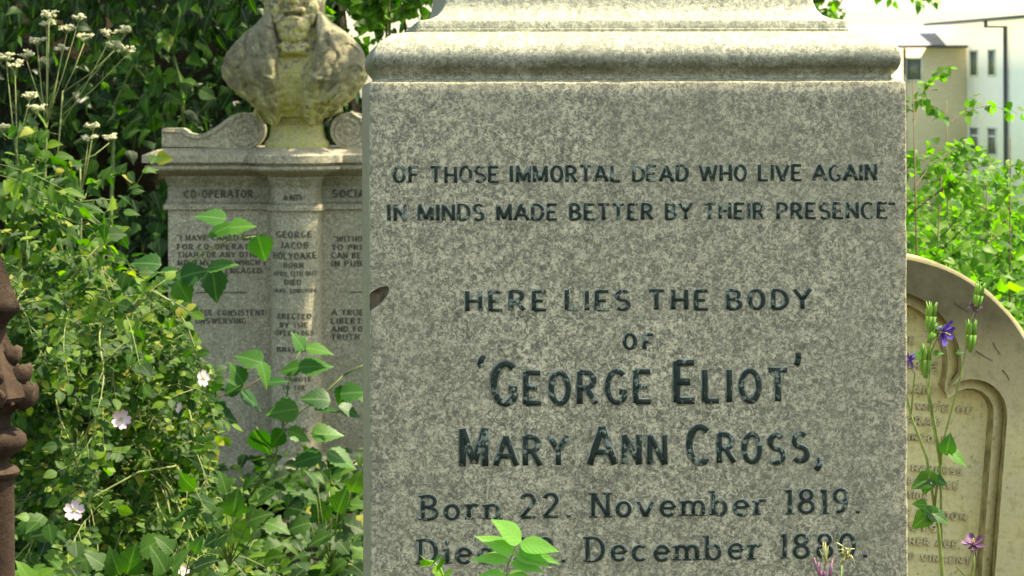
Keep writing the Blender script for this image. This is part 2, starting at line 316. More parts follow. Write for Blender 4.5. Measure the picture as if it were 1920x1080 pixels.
def text_line(mb, s, p0, p1, H, wd=.19, serif=False, caps=1., surf=None, edge=True, z0=.0008, jit=.08, gap=.17):
    """p0,p1: local (x,z) ends of the baseline; H cap height. surf(x, z, lift)->3d"""
    adv = []; x = 0
    for i, ch in enumerate(s):
        if ch == ' ':
            x += .42; adv.append(None); continue
        sc = 1.
        if caps > 1 and ch.isalpha() and (i == 0 or s[i-1] in " '`"): sc = caps
        adv.append((ch, x, sc)); x += G[ch][0] * (1 if sc == 1 else 1.05*sc**.6) + gap
    tot = x - gap; X = (p1[0]-p0[0]); k = X / tot; dz = (p1[1]-p0[1]) / X
    sx = k / H
    words = [mb]
    for it in adv:
        if it is None: mb = MB(); words.append(mb); continue
        ch, x0, sc = it
        jx, jz, ja = random.gauss(0, .008), random.gauss(0, .010), random.gauss(0, .012)
        def mp(u, v, lift):
            uu = (x0 + jx + u * (1 if sc == 1 else 1.05*sc**.6)) * k; vv = (v * sc + jz + ja * u) * H
            return surf(p0[0] + uu, p0[1] + vv + dz * uu, lift)
        strokes = list(G[ch][1]); extra = []
        if serif:
            for st in strokes:
                for p, q in ((st[0], st[1]), (st[-1], st[-2])):
                    if abs(q[0]-p[0]) < .35*abs(q[1]-p[1]) and (p[1] < .02 or p[1] > .98 or abs(p[1]-.6) < .01) and ch not in ".,'\"-`":
                        yy = p[1] + (.035 if p[1] < .02 else -.035); wl = .13
                        if p[1] > .5 and ch in 'bdinmr1': extra.append([(p[0]-wl, yy-.02), (p[0]+.04, yy)])
                        elif ch in 'UVWYvN' and p[1] > .5 or p[1] < .02 or p[1] > .98: extra.append([(p[0]-wl, yy), (p[0]+wl, yy)])
        for j, st in enumerate(strokes + extra):
            wv = wd * (1 if j < len(strokes) else .5)
            if ch in '.': wv = wd * .9
            if edge: ribbon(mb, st, (wv + .07) , z0 * .3 + j * .00007, mp, 1, jit*1.5)
            ribbon(mb, st, wv, z0 + j * .00012, mp, 0, jit)
    return words

# ------------------------------------------------------------------ main grey granite monument
YA = 3.72; yaw = R(4.0); A = at(692, 155, YA); kx = (1700-960)/FPX
Wd = (kx*YA - A.x) / (math.cos(yaw) - kx*math.sin(yaw)); S = FPX / (YA + Wd*math.sin(yaw)/2)
mon = empty('granite_monument', (A.x + Wd/2*math.cos(yaw) - Wd/2*math.sin(yaw), A.y + Wd/2*math.sin(yaw) + Wd/2*math.cos(yaw), 0), (0, 0, yaw))
tag(mon, 'large grey granite obelisk pedestal with moulded top and dark leaded inscription filling the middle', 'monument')
bpy.context.view_layer.update(); MI = mon.matrix_basis.inverted()
def on_plane(px, py, Minv, y0):
    o = Minv @ Vector((0, 0, EYE)); d = Minv.to_3x3() @ ray(px, py); t = (y0 - o.y) / d.y; return o + d * t
hw = Wd / 2
zt = on_plane(1196, 153, MI, -hw).z
def P(off, y): return (hw + off / S, zt + (153 - y) / S)
def sq_rings(prof, n=9, chip=.0012, r=.004):
    out = []
    for h, z in prof:
        ring = []; rr = min(r, h * .3); c = h - rr
        for (sx, sy, a0) in ((1,-1,-90),(1,1,0),(-1,1,90),(-1,-1,180)):
            for k in range(4):
                a = R(a0 + 30*k); ring.append((sx*c + rr*math.cos(a), sy*c + rr*math.sin(a), z))
        # subdivide straight edges so small wear can be added
        rg = []
        for i in range(len(ring)):
            p, q = ring[i], ring[(i+1) % len(ring)]; rg.append(p)
            if math.dist(p, q) > .1:
                for j in range(1, 24): rg.append(tuple(p[m_] + (q[m_]-p[m_])*j/24 for m_ in range(3)))
        out.append(rg)
    return out
def wear(rings, amp):
    for r in rings:
        for i, (x, y, z) in enumerate(r):
            e = random.gauss(0, amp); r[i] = (x*(1+e), y*(1+e), z + random.gauss(0, amp*.4))
    return rings
die = MB(); dr = sq_rings([(hw, .36 + (zt-.004-.36)*k/70) for k in range(71)] + [(hw-.0012, zt-.001), (hw-.004, zt), P(-23, 146)], r=.003)
for q_, rg_ in enumerate(dr[:-1]):
    for i_, (x, y, z) in enumerate(rg_):
        if abs(x) > hw*.985 and abs(y) > hw*.985:
            k_ = 1 - max(0, MN.noise(Vector((x*9, y*9, z*38)))) * .006 - max(0, MN.noise(Vector((x, y, z*140)))-.1)*.004; rg_[i_] = (x*k_, y*k_, z)
        elif q_ >= 70: rg_[i_] = (x, y, z - max(0, MN.noise(Vector((x*45, y*45, 1)))-.12)*.006)
die.rings(dr)
die_o = die.build('die', [M['granite'], M['chip']], mon, 30)
cp = on_plane(704, 562, MI, -hw)                                      # chipped left edge
ct = MB(); ct.blob((0,0,0), (.030,.011,.0115), 3, 0, .12, Matrix.Rotation(R(-38), 3, 'Y')); 
cto = ct.build('chip_cutter', [M['chip']], None, 180); cto.location = mon.matrix_basis @ (cp + Vector((-.003, -.003, 0)))
bm_ = die_o.modifiers.new('b', 'BOOLEAN'); bm_.object = cto; bm_.operation = 'DIFFERENCE'; bm_.solver = 'EXACT'
try: bm_.material_mode = 'TRANSFER'
except Exception: pass
apply_mods(die_o); bpy.data.objects.remove(cto)
die_o.data.set_sharp_from_angle(angle=R(30))
tor = []
for o_, y_ in ((-23,146),(-23,142),(-19,137),(-13,130),(-9,121),(-7,112),(-7.5,102),(-11,91),(-17,81),(-27,72),(-40,65),(-56,60.5),(-75,58),(-92,57)): tor.append(P(o_, y_))
M['granite_algae'] = granite('grey_granite_with_algae', (.58,.55,.40), (.38,.36,.26), (.15,.15,.10), 150, (.30,.31,.2), .3, .32, .4, None, (P(0, 142)[1], P(0, 112)[1]))
t_ = MB(); t_.rings(wear(sq_rings(tor), .00012)); t_.build('torus_moulding', M['granite_algae'], mon, 50)
t_ = MB(); t_.rings(wear(sq_rings([P(-91,58), P(-91,52), P(-94,51), P(-95,38), P(-97,35), P(-108,33.5)], r=.003), .0003)); t_.build('fillet', M['granite_algae'], mon, 40)
cv = [P(-107,34), P(-120,31), P(-133,25), P(-143,14), P(-149,0), P(-153,-20), P(-156,-60), P(-158,-70)]
t_ = MB(); t_.rings(wear(sq_rings(cv), .0002)); t_.build('cavetto_moulding', M['granite_algae'], mon, 50)
h0 = cv[-1][0]; z0_ = cv[-1][1]
t_ = MB(); t_.rings(sq_rings([(h0, z0_), (h0*.62, z0_+2.9), (.07, z0_+3.15)])); t_.build('shaft', M['granite'], mon, 30)
t_ = MB(); t_.rings(sq_rings([(hw+.16, .0), (hw+.16, .2), (hw+.15, .21), (hw+.05, .21), (hw+.04, .30), (hw+.015, .34), (hw+.004, .36)])); t_.build('base_step', M['granite'], mon, 30)
def msurf(x, z, lift): return (x, -hw - lift, z)
def mline(s, x0, y0, x1, y1, Hpx, **kw):
    a = on_plane(x0, y0, MI, -hw); b = on_plane(x1, y1, MI, -hw); mb = MB()
    for q in text_line(mb, s, (a.x, a.z), (b.x, b.z), Hpx / S, surf=msurf, **kw): q.build('inscription', [M['lead'], M['edge']], mon)
random.seed(3)
mline('OF THOSE IMMORTAL DEAD WHO LIVE AGAIN', 738, 342, 1644, 338, 30, wd=.15)
mline('IN MINDS MADE BETTER BY THEIR PRESENCE"', 728, 414, 1678, 409, 30, wd=.15)
mline('HERE LIES THE BODY', 874, 583, 1520, 579, 37, wd=.145, gap=.26)
mline('OF', 1169, 655, 1224, 655, 29, wd=.17, gap=.3)
mline("`GEORGE ELIOT'", 898, 759, 1500, 753, 61, wd=.15, caps=1.27, gap=.24)
mline('MARY ANN CROSS,', 864, 874, 1542, 866, 55, wd=.155, caps=1.28, gap=.24)
mline('Born 22. November 1819.', 790, 975, 1612, 962, 46, wd=.115, serif=True, gap=.22)
mline('Died 22. December 1880.', 786, 1058, 1626, 1045, 46, wd=.115, serif=True, gap=.22)

# ------------------------------------------------------------------ second monument (behind left) with bust
SH = 450.0; YH = FPX / SH; HC = at(557, 330, YH)
ped = empty('granite_pedestal', (HC.x, YH, -.12)); bz = HC.z + .12
tag(ped, 'pinkish granite memorial with bowed central column, lettered panels and scrolls, behind the roses', 'monument')
def hz(y): return bz + (330 - y) / SH
def plan(d, z, W=242, r=46, back=190):
    """plan outline offset by d px; local metres, front is -y"""
    pts = []; cc = 34.; th = math.asin(max(0, min(1, (d - cc) / (r + d)))) ; n = 22
    xi = (r + d) * math.cos(th)
    pts.append((-W-d, back+d)); pts.append((-W-d, -d))
    for k in range(1, 7): pts.append((-W-d + (W+d-xi)*k/7, -d))
    pts.append((-xi, -d))
    for k in range(n+1):
        a = math.pi - th - (math.pi - 2*th) * k / n; pts.append(((r+d)*math.cos(a), -cc-(r+d)*math.sin(a) if k not in (0, n) else -max(cc, d)))
    for k in range(0, 7): pts.append((xi + (W+d-xi)*k/7, -d))
    pts.append((W+d, -d)); pts.append((W+d, back+d))
    return [(x/SH, y/SH, z) for x, y in pts]
def ploft(prof, name, mat=None, sm=16, jit=0, **kw):
    m = MB(); rg = [plan(d, hz(y), **kw) for d, y in prof]
    m.rings(rg[::-1] if prof[0][1] < prof[-1][1] else rg); return m.build(name, mat or M['granite2'], ped, sm)
ploft([(0,847),(0,700),(0,500),(0,393)], 'panel_shaft', sm=15)
ploft([(8,392),(8,389),(8.5,387),(7,382),(2,379),(2,379)], 'necking_moulding')
ploft([(4,379),(1,370),(0,350),(3,340),(6,333),(6,330)], 'frieze')
ploft([(6,330),(10,328),(20,323),(33,319),(38,315),(38,309.5),(29,308),(29,304.5),(43,303.5),(43,290),(40,288),(10,277),(6,276)], 'cornice')
ploft([(30,930),(30,868),(26,864),(14,860),(12,852),(3,848),(0,847)], 'base_moulding')
def hsurf(x, z, lift):
    r = 46/SH
    if abs(x) < r*.98: return (x, -34/SH - math.sqrt(r*r - x*x) - lift, z)
    return (x, -lift, z)
random.seed(5)
def hline(s, x0, x1, yb, H=10, wd=.2, surf=hsurf, name='inscription', off=0):
    mb = MB(); f = (lambda x, z, l: (lambda q: (q[0], q[1]-off/SH, q[2]))(surf(x, z, l))) if off else surf
    wl = text_line(mb, s, ((x0-557)/SH, hz(yb)), ((x1-557)/SH, hz(yb)), H/SH, wd=wd, serif=True, surf=f, edge=False, z0=.0016, gap=.24)
    for q in wl: q.build(name, [M['cut'], M['cut']], ped)
fsurf = lambda x, z, l: (lambda r: (x, -34/SH-math.sqrt(r*r-x*x)-l-.003, z) if abs(x) < r*.98 else (x, -l-.003, z))(46/SH)
hline('CO-OPERATOR', 346, 473, 370, 14, surf=fsurf); hline('AND', 537, 571, 376, 14, surf=fsurf); hline('SOCIALIST', 624, 730, 370, 14, surf=fsurf)
for s, a, b, y in (('"I HAVE CARED MORE', 332,494,450), ('FOR CO-OPERATION', 332,494,467), ('THAN FOR ANY OTHER', 333,494,482), ('MOVEMENT IN WHICH I', 333,496,497), ('HAVE BEEN ENGAGED."', 333,500,512),
                   ('FAITHFUL CONSISTENT', 331,495,591), ('UNSWERVING', 366,460,606), ('"WITHOUT', 625,700,453), ('TO PRINT', 622,700,469), ('CAN BE', 622,676,484), ('IN PUBLIC', 622,706,499),
                   ('A TRUE', 622,680,591), ('LIBERTY', 621,688,607), ('AND FOUND', 621,712,622), ('TRUTH', 621,672,637)): hline(s, a, b, y)
for s, a, b, y, h in (('GEORGE', 524,590,441,11), ('JACOB', 531,583,461,11), ('HOLYOAKE', 517,597,481,12), ('BORN', 538,574,497,9), ('APRIL 13TH 1817', 517,597,512,8), ('DIED', 540,570,528,9), ('JANY. 22ND 1906', 517,597,543,7),
                      ('ERECTED', 526,588,591,9), ('BY THE', 530,582,607,9), ('OPERATORS', 522,592,622,9), ('BRITAIN', 524,590,652,8), ('A TRIBUTE', 525,588,707,8), ('TO THE', 534,578,722,8), ('WORK', 536,580,800,8)): hline(s, a, b, y, h)
mb = MB(); mb.box((365-557)/SH, (462-557)/SH, -.0015, .01, hz(549), hz(547)); mb.build('dividing_rule', M['cut'], ped); mb = MB(); mb.box((655-557)/SH, (750-557)/SH, -.0015, .01, hz(549), hz(547)); mb.build('dividing_rule', M['cut'], ped)
# scrolls
def scroll(sgn):
    cx, cy, rr = 97, 245, 34   # px from centre line
    out = [(252,274),(252,241),(250,240),(216,240),(210,243),(204,249),(190,252),(172,249),(152,238),(136,226),(122,216),(110,211.5)]
    for a in range(80, -91, -10): out.append((cx - rr*math.cos(R(a)), cy - rr*math.sin(R(a))))
    out += [(130,277),(180,275)]
    Y0, Y1 = -10, 70; m = MB(); n = len(out)
    fr = [(sgn*-x/SH, Y0/SH, hz(y)) for x, y in out]; bk = [(sgn*-x/SH, Y1/SH, hz(y)) for x, y in out]
    cf = (sgn*-cx/SH, Y0/SH, hz(cy))
    m.add(fr + bk, [tuple(range(n)), tuple(range(n, 2*n))[::-1]] + [(i, i+n, (i+1) % n+n, (i+1) % n) for i in range(n)])
    o = m.build('scroll', M['granite2'], ped, 35)
    bm = bmesh.new(); bm.from_mesh(o.data); bmesh.ops.triangulate(bm, faces=[f for f in bm.faces if len(f.verts) > 4]); bmesh.ops.recalc_face_normals(bm, faces=bm.faces); bm.to_mesh(o.data); bm.free()
    m = MB(); pts = []
    for k in range(64):
        a = R(100 + k*14.5); r = 31.5 - k*.43; pts.append((sgn*(-cx + r*math.cos(a))/SH, (Y0-.5)/SH, hz(cy - r*math.sin(a))))
    m.tube(pts, .0085, .005, 8); m.blob((sgn*-cx/SH, (Y0-1)/SH, hz(cy)), (.014,.012,.014), 2)
    m.tube([(sgn*-x/SH, (Y0-.3)/SH, hz(y)) for x, y in [(250,246),(214,247),(204,254),(188,258),(170,255),(150,244),(134,232),(120,222),(104,216)]], .007, .008, 8)
    m.build('spiral_rib', M['granite2'], o, 180)
scroll(1); scroll(-1)
bz_ = MB()
# ---- bust
bust = empty('stone_bust', (HC.x + .0, YH + 6/SH, ped.location.z + hz(278))); tag(bust, 'yellow lichened stone bust of a bearded man in coat, on top of the memorial', 'bust')
b0 = hz(278)
def bx(px): return (px - 557) / SH
def bzz(py): return (278 - py) / SH
m = MB(); rg = []
for y, r in ((279.5,61),(267,61),(264,59),(261,55),(255,52),(242,50),(234,49),(232,46),(229,46),(227,49),(222,50),(219,49),(217,44),(205,40)):
    rg.append([(r*math.cos(a)/SH, (r*.9 if y > 250 else r*.72)*math.sin(a)/SH, bzz(y)) for a in [2*math.pi*k/40 for k in range(40)]])
m.rings(rg); m.build('socle', M['statue'], bust, 35)
prof = [(22,503,607,46,40),(32,494,614,50,46),(45,482,628,54,52),(60,463,650,58,60),(80,443,671,58,66),(100,427,684,64,70),(125,418,690,68,72),(145,420,690,69,70),(160,430,684,67,64),(180,452,668,63,58),(195,472,652,59,50),(210,480,642,54,44),(222,477,644,50,40),(240,476,645,46,36)]
def lerp(tb, y, c):
    for a, b in zip(tb[:-1], tb[1:]):
        if a[0] <= y <= b[0]: return a[c] + (b[c]-a[c])*(y-a[0])/(b[0]-a[0])
    return tb[0][c] if y < tb[0][0] else tb[-1][c]
sh = [(22,517,597),(60,521,597),(78,524,600),(100,527,594),(125,527,586),(150,527,577),(175,528,573),(200,529,571),(218,526,572),(240,524,574)]
def ss(a, b, x): t = max(0, min(1, (x-a)/(b-a))); return t*t*(3-2*t)
from mathutils import noise as MN
def torso():
    m = MB(); rg = []; NA = 150; NZ = 90; mk = []
    for k in range(NZ+1):
        y = 22 + (236-22)*k/NZ; xl, xr, df, db = (lerp(prof, y, c) for c in (1,2,3,4)); cx = (xl+xr)/2; hwid = (xr-xl)/2; r = []
        for j in range(NA):
            a = 2*math.pi*j/NA; ca, sa = math.cos(a), math.sin(a); e = 2/2.3
            x = cx + hwid*math.copysign(abs(ca)**e, ca); d = (db if sa > 0 else df)*math.copysign(abs(sa)**e, sa)
            yy = y; fr = ss(.1, .5, -sa); shirt = False
            if fr > 0:
                sl_, sr_ = lerp(sh, y, 1), lerp(sh, y, 2)
                coat = max(ss(sl_+3, sl_-3, x) if x < 557 else 0, ss(sr_-3, sr_+3, x) if x > 557 else 0)
                rel = -20 + coat*20; shirt = coat < .6
                # lapels: raised band beside the opening, step down at outer lapel edge
                lo = lerp([(22,500,0),(60,492,0),(110,468,0),(150,470,0),(190,496,0),(236,512,0)], y, 1); ro = lerp([(22,612,0),(60,622,0),(115,656,0),(150,650,0),(180,626,0),(210,598,0),(236,592,0)], y, 1)
                rel += 11*coat*(ss(lo-3, lo+3, x) if x < 557 else ss(ro+3, ro-3, x))
                # collar / cravat
                rel += 16*ss(34, 16, abs(x-557)) * ss(74, 82, y) * ss(110, 101, y)
                rel += 3*ss(10, 4, abs(x-(557-14+ (y-80)*.25))) * ss(108, 116, y)*ss(150,130,y)
                # folds
                an = math.degrees(math.atan2(x - 556, 300 - y)); w_ = MN.noise(Vector((x*.02, y*.02, 4)))*5
                rel += coat * (5*math.sin((an + w_)*.42 + 1) + 2.5*math.sin((an - w_)*.9)) * ss(40, 90, y)
                rel += coat * 5*math.sin((y*.9 + abs(x-556)*.55 + w_*3)*.13) * ss(120, 160, y) * ss(25, 50, abs(x-556))
                rel += coat * 3*MN.noise(Vector((x*.11, y*.05, 3.1)))
                rad = math.hypot(x-556, 300-y); rel += coat * (5.0*MN.noise(Vector((an*.22, rad*.02, 6))) + 4*MN.noise(Vector((an*.5, rad*.04, 2))) - 7*max(0, .12-abs(MN.noise(Vector((an*.13, rad*.03, 9)))))/.12) * ss(30, 60, y)
                d -= rel*fr
            q = MN.fractal(Vector((x*.07, y*.07, d*.07)), 1, 2, 3); d -= q*2.2; x += (q*1.6 + 2.5*MN.noise(Vector((y*.06, sa*2, 3)))*ss(60,110,y))*ca
            # ragged hem
            if y > 195:
                hem = lerp([(430,198,0),(470,209,0),(498,231,0),(526,236,0),(529,219,0),(570,219,0),(575,226,0),(589,238,0),(603,225,0),(625,214,0),(690,198,0)], x, 1) + 2*MN.noise(Vector((x*.15, 0, 0)))
                if sa > .1: hem = 212
                yy = 195 + (y-195)*(hem-195)/(236-195)
            r.append((bx(x), (d - 20)/SH, bzz(yy))); mk.append(shirt)
        rg.append(r)
    m.rings(rg[::-1]); mk = [mk[i*NA:(i+1)*NA] for i in range(NZ+1)][::-1]
    m.m = [1 if (i < NZ*NA and mk[i//NA][i % NA]) else 0 for i in range(len(m.f))]; return m
torso().build('coat', [M['coat'], M['statue']], bust, 180)
hd = MB(); e = lambda px, py, dy, rx, ry, rz, rot=None: hd.blob((bx(px), (dy - 20)/SH, bzz(py)), (rx/SH, ry/SH, rz/SH), 3, 0, 0, rot)
e(555,-42,2,52,64,62); e(555,-10,-14,44,46,52); e(556,20,-24,41,32,28); e(556,55,0,30,34,45)     # skull, face, jaw, neck
e(555,50,-48,32,21,24); e(555,66,-47,28,19,18); e(530,34,-40,17,16,18); e(581,34,-40,17,16,18); e(524,18,-34,14,20,22); e(588,18,-34,14,20,22); e(538,48,-42,14,14,22); e(573,48,-42,14,14,22); e(548,74,-44,12,12,9); e(564,72,-44,12,12,9)        # chin beard
e(556,36,-62,14,8,4.5); e(544,21,-54,15,9,6); e(569,21,-54,15,9,6); e(556,15,-52,9,9,9)           # lips, moustache
e(555,2,-62,9,12,9); e(555,-12,-58,7,10,18); e(548,6,-56,6,7,5); e(562,6,-56,6,7,5)                # nose
e(532,-8,-44,12,11,12); e(578,-8,-44,12,11,12); e(538,-42,-52,16,8,5); e(573,-42,-52,16,8,5)        # cheeks, brows
e(503,-10,2,7,12,22); e(607,-10,2,7,12,22); e(504,6,0,6,9,8); e(606,6,0,6,9,8)                  # ears
e(510,18,-8,12,20,22); e(600,18,-8,12,20,22); e(512,40,2,14,20,18); e(600,40,2,14,20,18)            # side whiskers
e(510,-50,8,14,34,34); e(600,-50,8,14,34,34); e(555,-60,30,50,44,50)
e(536,-28,-50,8,6,5); e(574,-28,-50,8,6,5)
e(556,95,-58,22,9,9); e(540,88,-52,14,10,8,); e(574,88,-52,14,10,8)                             # cravat
ho = hd.build('head', M['statue'], bust, 180)
rm = ho.modifiers.new('r', 'REMESH'); rm.mode = 'VOXEL'; rm.voxel_size = .003; rm.use_smooth_shade = True
smd = ho.modifiers.new('s', 'SMOOTH'); smd.iterations = 3; smd.factor = .5
apply_mods(ho)
for v in ho.data.vertices:                                     # mouth slit, beard texture, eye sockets
    x, y, z = v.co; px = x*SH + 557; py = 278 - z*SH
    if y < -.10:
        d = .020*math.exp(-((py-28.5)/2.4)**2)*ss(19, 12, abs(px-556)); d += .012*math.exp(-((px-(536-(py-10)*.35))/3)**2)*ss(2,10,py)*ss(34,24,py) + .012*math.exp(-((px-(576+(py-10)*.35))/3)**2)*ss(2,10,py)*ss(34,24,py); d += .014*math.exp(-((py+30)/6)**2)*(math.exp(-((px-536)/9)**2)+math.exp(-((px-574)/9)**2))
        if py > 38 or abs(px-556) > 30: d += .0055*MN.noise(Vector((px*.16, py*.07, 1)))
        y += d
    q = MN.fractal(v.co*60, 1, 2, 3)*.0016; v.co = (x+q, y-q, z)
for p_ in ho.data.polygons: p_.use_smooth = True

# ------------------------------------------------------------------ sandstone headstone (right)
YS = 5.6; SS = FPX / YS; lean = R(4.6)
Cc = at(1653, 793, YS); hs = empty('sandstone_headstone', (Cc.x, YS, Cc.z), (0, lean, R(0)))
tag(hs, 'leaning buff sandstone headstone with rounded top and trefoil recess, right of the granite monument', 'headstone')
Rr = 318/SS
def arch_outline(offpx):
    """trefoil recess outline grown by offpx; local px (x right, z up) from arch centre; right half then mirrored"""
    o = offpx; a = R(4.6)
    def loc(px, py):
        dx, dz = px - 1653, 793 - py; return (dx*math.cos(a) - dz*math.sin(a), dx*math.sin(a) + dz*math.cos(a))
    u = loc(1662, 685); u = (0, u[1]); ru = 141 + o; l = loc(1823, 777); rl = 66 + o
    pts = [(l[0] + rl, -760)]
    pts += [(l[0]+rl, l[1]-k*60) for k in (6,4,2)]
    dist = math.dist(u, l); aa = (ru*ru - rl*rl + dist*dist)/(2*dist); h = math.sqrt(max(0, ru*ru - aa*aa)); ex = ((l[0]-u[0])/dist, (l[1]-u[1])/dist)
    i1 = (u[0]+aa*ex[0] + h*-ex[1]*-1, u[1]+aa*ex[1] - h*ex[0]*-1); i2 = (u[0]+aa*ex[0] - h*-ex[1]*-1, u[1]+aa*ex[1] + h*ex[0]*-1)
    ip = i1 if i1[1] > i2[1] else i2
    a1 = math.atan2(ip[1]-l[1], ip[0]-l[0]); pts += [(l[0]+rl*math.cos(a1*k/12), l[1]+rl*math.sin(a1*k/12)) for k in range(13)]
    a2 = math.atan2(ip[1]-u[1], ip[0]-u[0]); pts += [(u[0]+ru*math.cos(a2+(math.pi/2-a2)*k/14), u[1]+ru*math.sin(a2+(math.pi/2-a2)*k/14)) for k in range(1, 15)]
    return pts + [(-x, z) for x, z in pts[-2::-1]]
def to3(p, y): return (p[0]/SS, y, p[1]/SS)
m = MB()
outer = [(318, -760), (318,-400), (318,-200), (318,-100)] + [(318*math.cos(R(k)), 318*math.sin(R(k))) for k in range(0, 181, 4)] + [(-318,-100),(-318,-200),(-318,-400),(-318,-760)]
# resample helper so outer and recess outlines have the same count
def resamp(pts, n):
    L = [0]; 
    for a, b in zip(pts[:-1], pts[1:]): L.append(L[-1]+math.dist(a, b))
    out = []; j = 0
    for k in range(n):
        t = L[-1]*k/(n-1)
        while j < len(L)-2 and L[j+1] < t: j += 1
        f = (t-L[j])/max(1e-9, L[j+1]-L[j]); out.append((pts[j][0]+(pts[j+1][0]-pts[j][0])*f, pts[j][1]+(pts[j+1][1]-pts[j][1])*f))
    return out
NS = 151
ou = resamp(outer, NS); r0 = resamp(arch_outline(0), NS); r1 = resamp(arch_outline(-9), NS); r2 = resamp(arch_outline(-20), NS); r3 = resamp(arch_outline(-26), NS)
oin = [(x*.975, z*.975 if z > 0 else z) for x, z in ou]
lay = [([(x, z) for x, z in ou], .13), (ou, .008), (oin, 0), (r0, 0), (r0, .048), (r1, .036), (r2, .030), (r2, .030), (r3, .068)]
V = []; F = []
for q, (pp, y) in enumerate(lay):
    for (x, z) in pp:
        nj = MN.noise(Vector((x*.03, z*.03, q))) * (1.2 if q in (1, 2) else .5); V.append(to3((x+nj, z+nj), y + .0012*MN.noise(Vector((x*.05, z*.05, 4)))))
for q in range(len(lay)-1):
    for i in range(NS-1): a_ = q*NS+i; F.append((a_, a_+NS, a_+NS+1, a_+1))
m.add(V, F)
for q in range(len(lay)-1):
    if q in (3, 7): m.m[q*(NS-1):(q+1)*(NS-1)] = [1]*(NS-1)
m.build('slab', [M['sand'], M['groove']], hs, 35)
m = MB(); last = [to3(p, .068) for p in r3]; bkf = [to3(p, .13) for p in ou]; m.add(last, [tuple(range(NS))]); m.add(bkf, [tuple(range(NS))[::-1]])
pn = m.build('recessed_panel', M['sand'], hs)
bm = bmesh.new(); bm.from_mesh(pn.data); bmesh.ops.triangulate(bm, faces=bm.faces); bm.to_mesh(pn.data); bm.free()
bpy.context.view_layer.update(); HI = hs.matrix_basis.inverted()
random.seed(9)
for s, x0, y0, x1, y1, H in (('OG ME', 1655,640,1712,645,13), ('THE', 1718-50,690,1757,694,13), ('SARAH', 1655,735,1742,740,17), ('+ WIFE OF', 1695,766,1822,776,12), ('SPRAY', 1684,795,1762,799,15), ('LINCOLN', 1690,824,1776,831,12),
                             ('AND HARNESS', 1658,880,1802,890,12), ('PATRONCE', 1702,909,1794,918,13), ('TION', 1700,934,1738,938,13), ('THE LONDON', 1665,964,1810,976,13), ('1919', 1690,993,1757,998,14), ('HER AGE.', 1704,1020,1800,1028,13), ('A P VINCENT', 1680,1048,1818,1058,12)):
    a = on_plane(x0, y0, HI, .068); b = on_plane(x1, y1, HI, .068); mb = MB()
    wl = text_line(mb, s, (a.x, a.z), (b.x, b.z), H/SS, wd=.2, surf=lambda x, z, l: (x, .0675 - l, z), edge=True, z0=.005, gap=.28, jit=.12)
    for q in wl: q.build('inscription', [M['sandlight'], M['sanddark']], hs)
# long cracks on the border
def crack(pl):
    mb = MB(); pts = [on_plane(x, y, HI, 0) for x, y in pl]; q = []
    for i, p in enumerate(pts): q.append((p.x, -.0006, p.z))
    mb.tube(q, .0014, .0006, 5); mb.build('crack', M['chip'], hs)
crack([(1790,568),(1800,575),(1816,585)]); crack([(1862,642),(1868,655),(1876,665)]); crack([(1830,658),(1848,670),(1860,676)]); crack([(1880,694),(1888,704),(1893,714)])

# ------------------------------------------------------------------ terracotta post at the left edge
YT = 5.2; ST = FPX/YT; pc = at(-22, 900, YT); post = empty('terracotta_post', (pc.x, YT, 0), (0, 0, R(12)))
tag(post, 'weathered red terracotta gothic corner post with carved knobs, at the far left edge', 'post')
def tz(y): return pc.z + (900-y)/ST
def poly_ring(h, z, n=8, rot=22.5): return [(h*math.cos(R(rot+360*k/n))/math.cos(R(180/n)), h*math.sin(R(rot+360*k/n))/math.cos(R(180/n)), z) for k in range(n)]
def tp(prof, name, n=8, sm=30, rot=22.5):
    m = MB(); m.rings([poly_ring(h/ST, tz(y), n, rot) for y, h in prof][::-1]); return m.build(name, M['terra'], post, sm)
tp([(405,3),(450,15),(480,24),(560,53),(572,58),(580,57),(592,44),(606,34),(612,33)], 'pinnacle', 4, 30, 45)
tp([(612,33),(625,35),(640,38),(660,44),(690,60),(725,80),(740,86),(748,82),(760,60),(775,44),(785,40),(800,42)], 'capital', 8, 20)
tp([(800,40),(806,58),(815,68),(828,70),(840,64),(850,50),(856,40),(870,36)], 'knop', 12, 50)
tp([(870,36),(876,52),(884,58),(892,56),(898,48),(904,47),(1100,48),(1500,48),(1700,50)], 'column', 16, 40)
m = MB()
for k in range(8):
    a = R(45*k + 10); 
    for (yy, rr, s1) in ((668,52,1.),(705,68,1.15),(742,80,1.2)):
        m.blob((rr*math.cos(a)/ST, rr*math.sin(a)/ST, tz(yy)), (.017*s1,.008*s1,.021*s1), 2, 0, .45, Matrix.Rotation(a + .6, 3, 'Z') @ Matrix.Rotation(.7, 3, 'Y'))
    m.tube([((30+q*18)*math.cos(a+q*.12)/ST, (30+q*18)*math.sin(a+q*.12)/ST, tz(640+q*38)) for q in (0,.7,1.4,2.2,3.)], .010, .006, 6)
m.build('carved_leaf', M['terra'], post, 60)

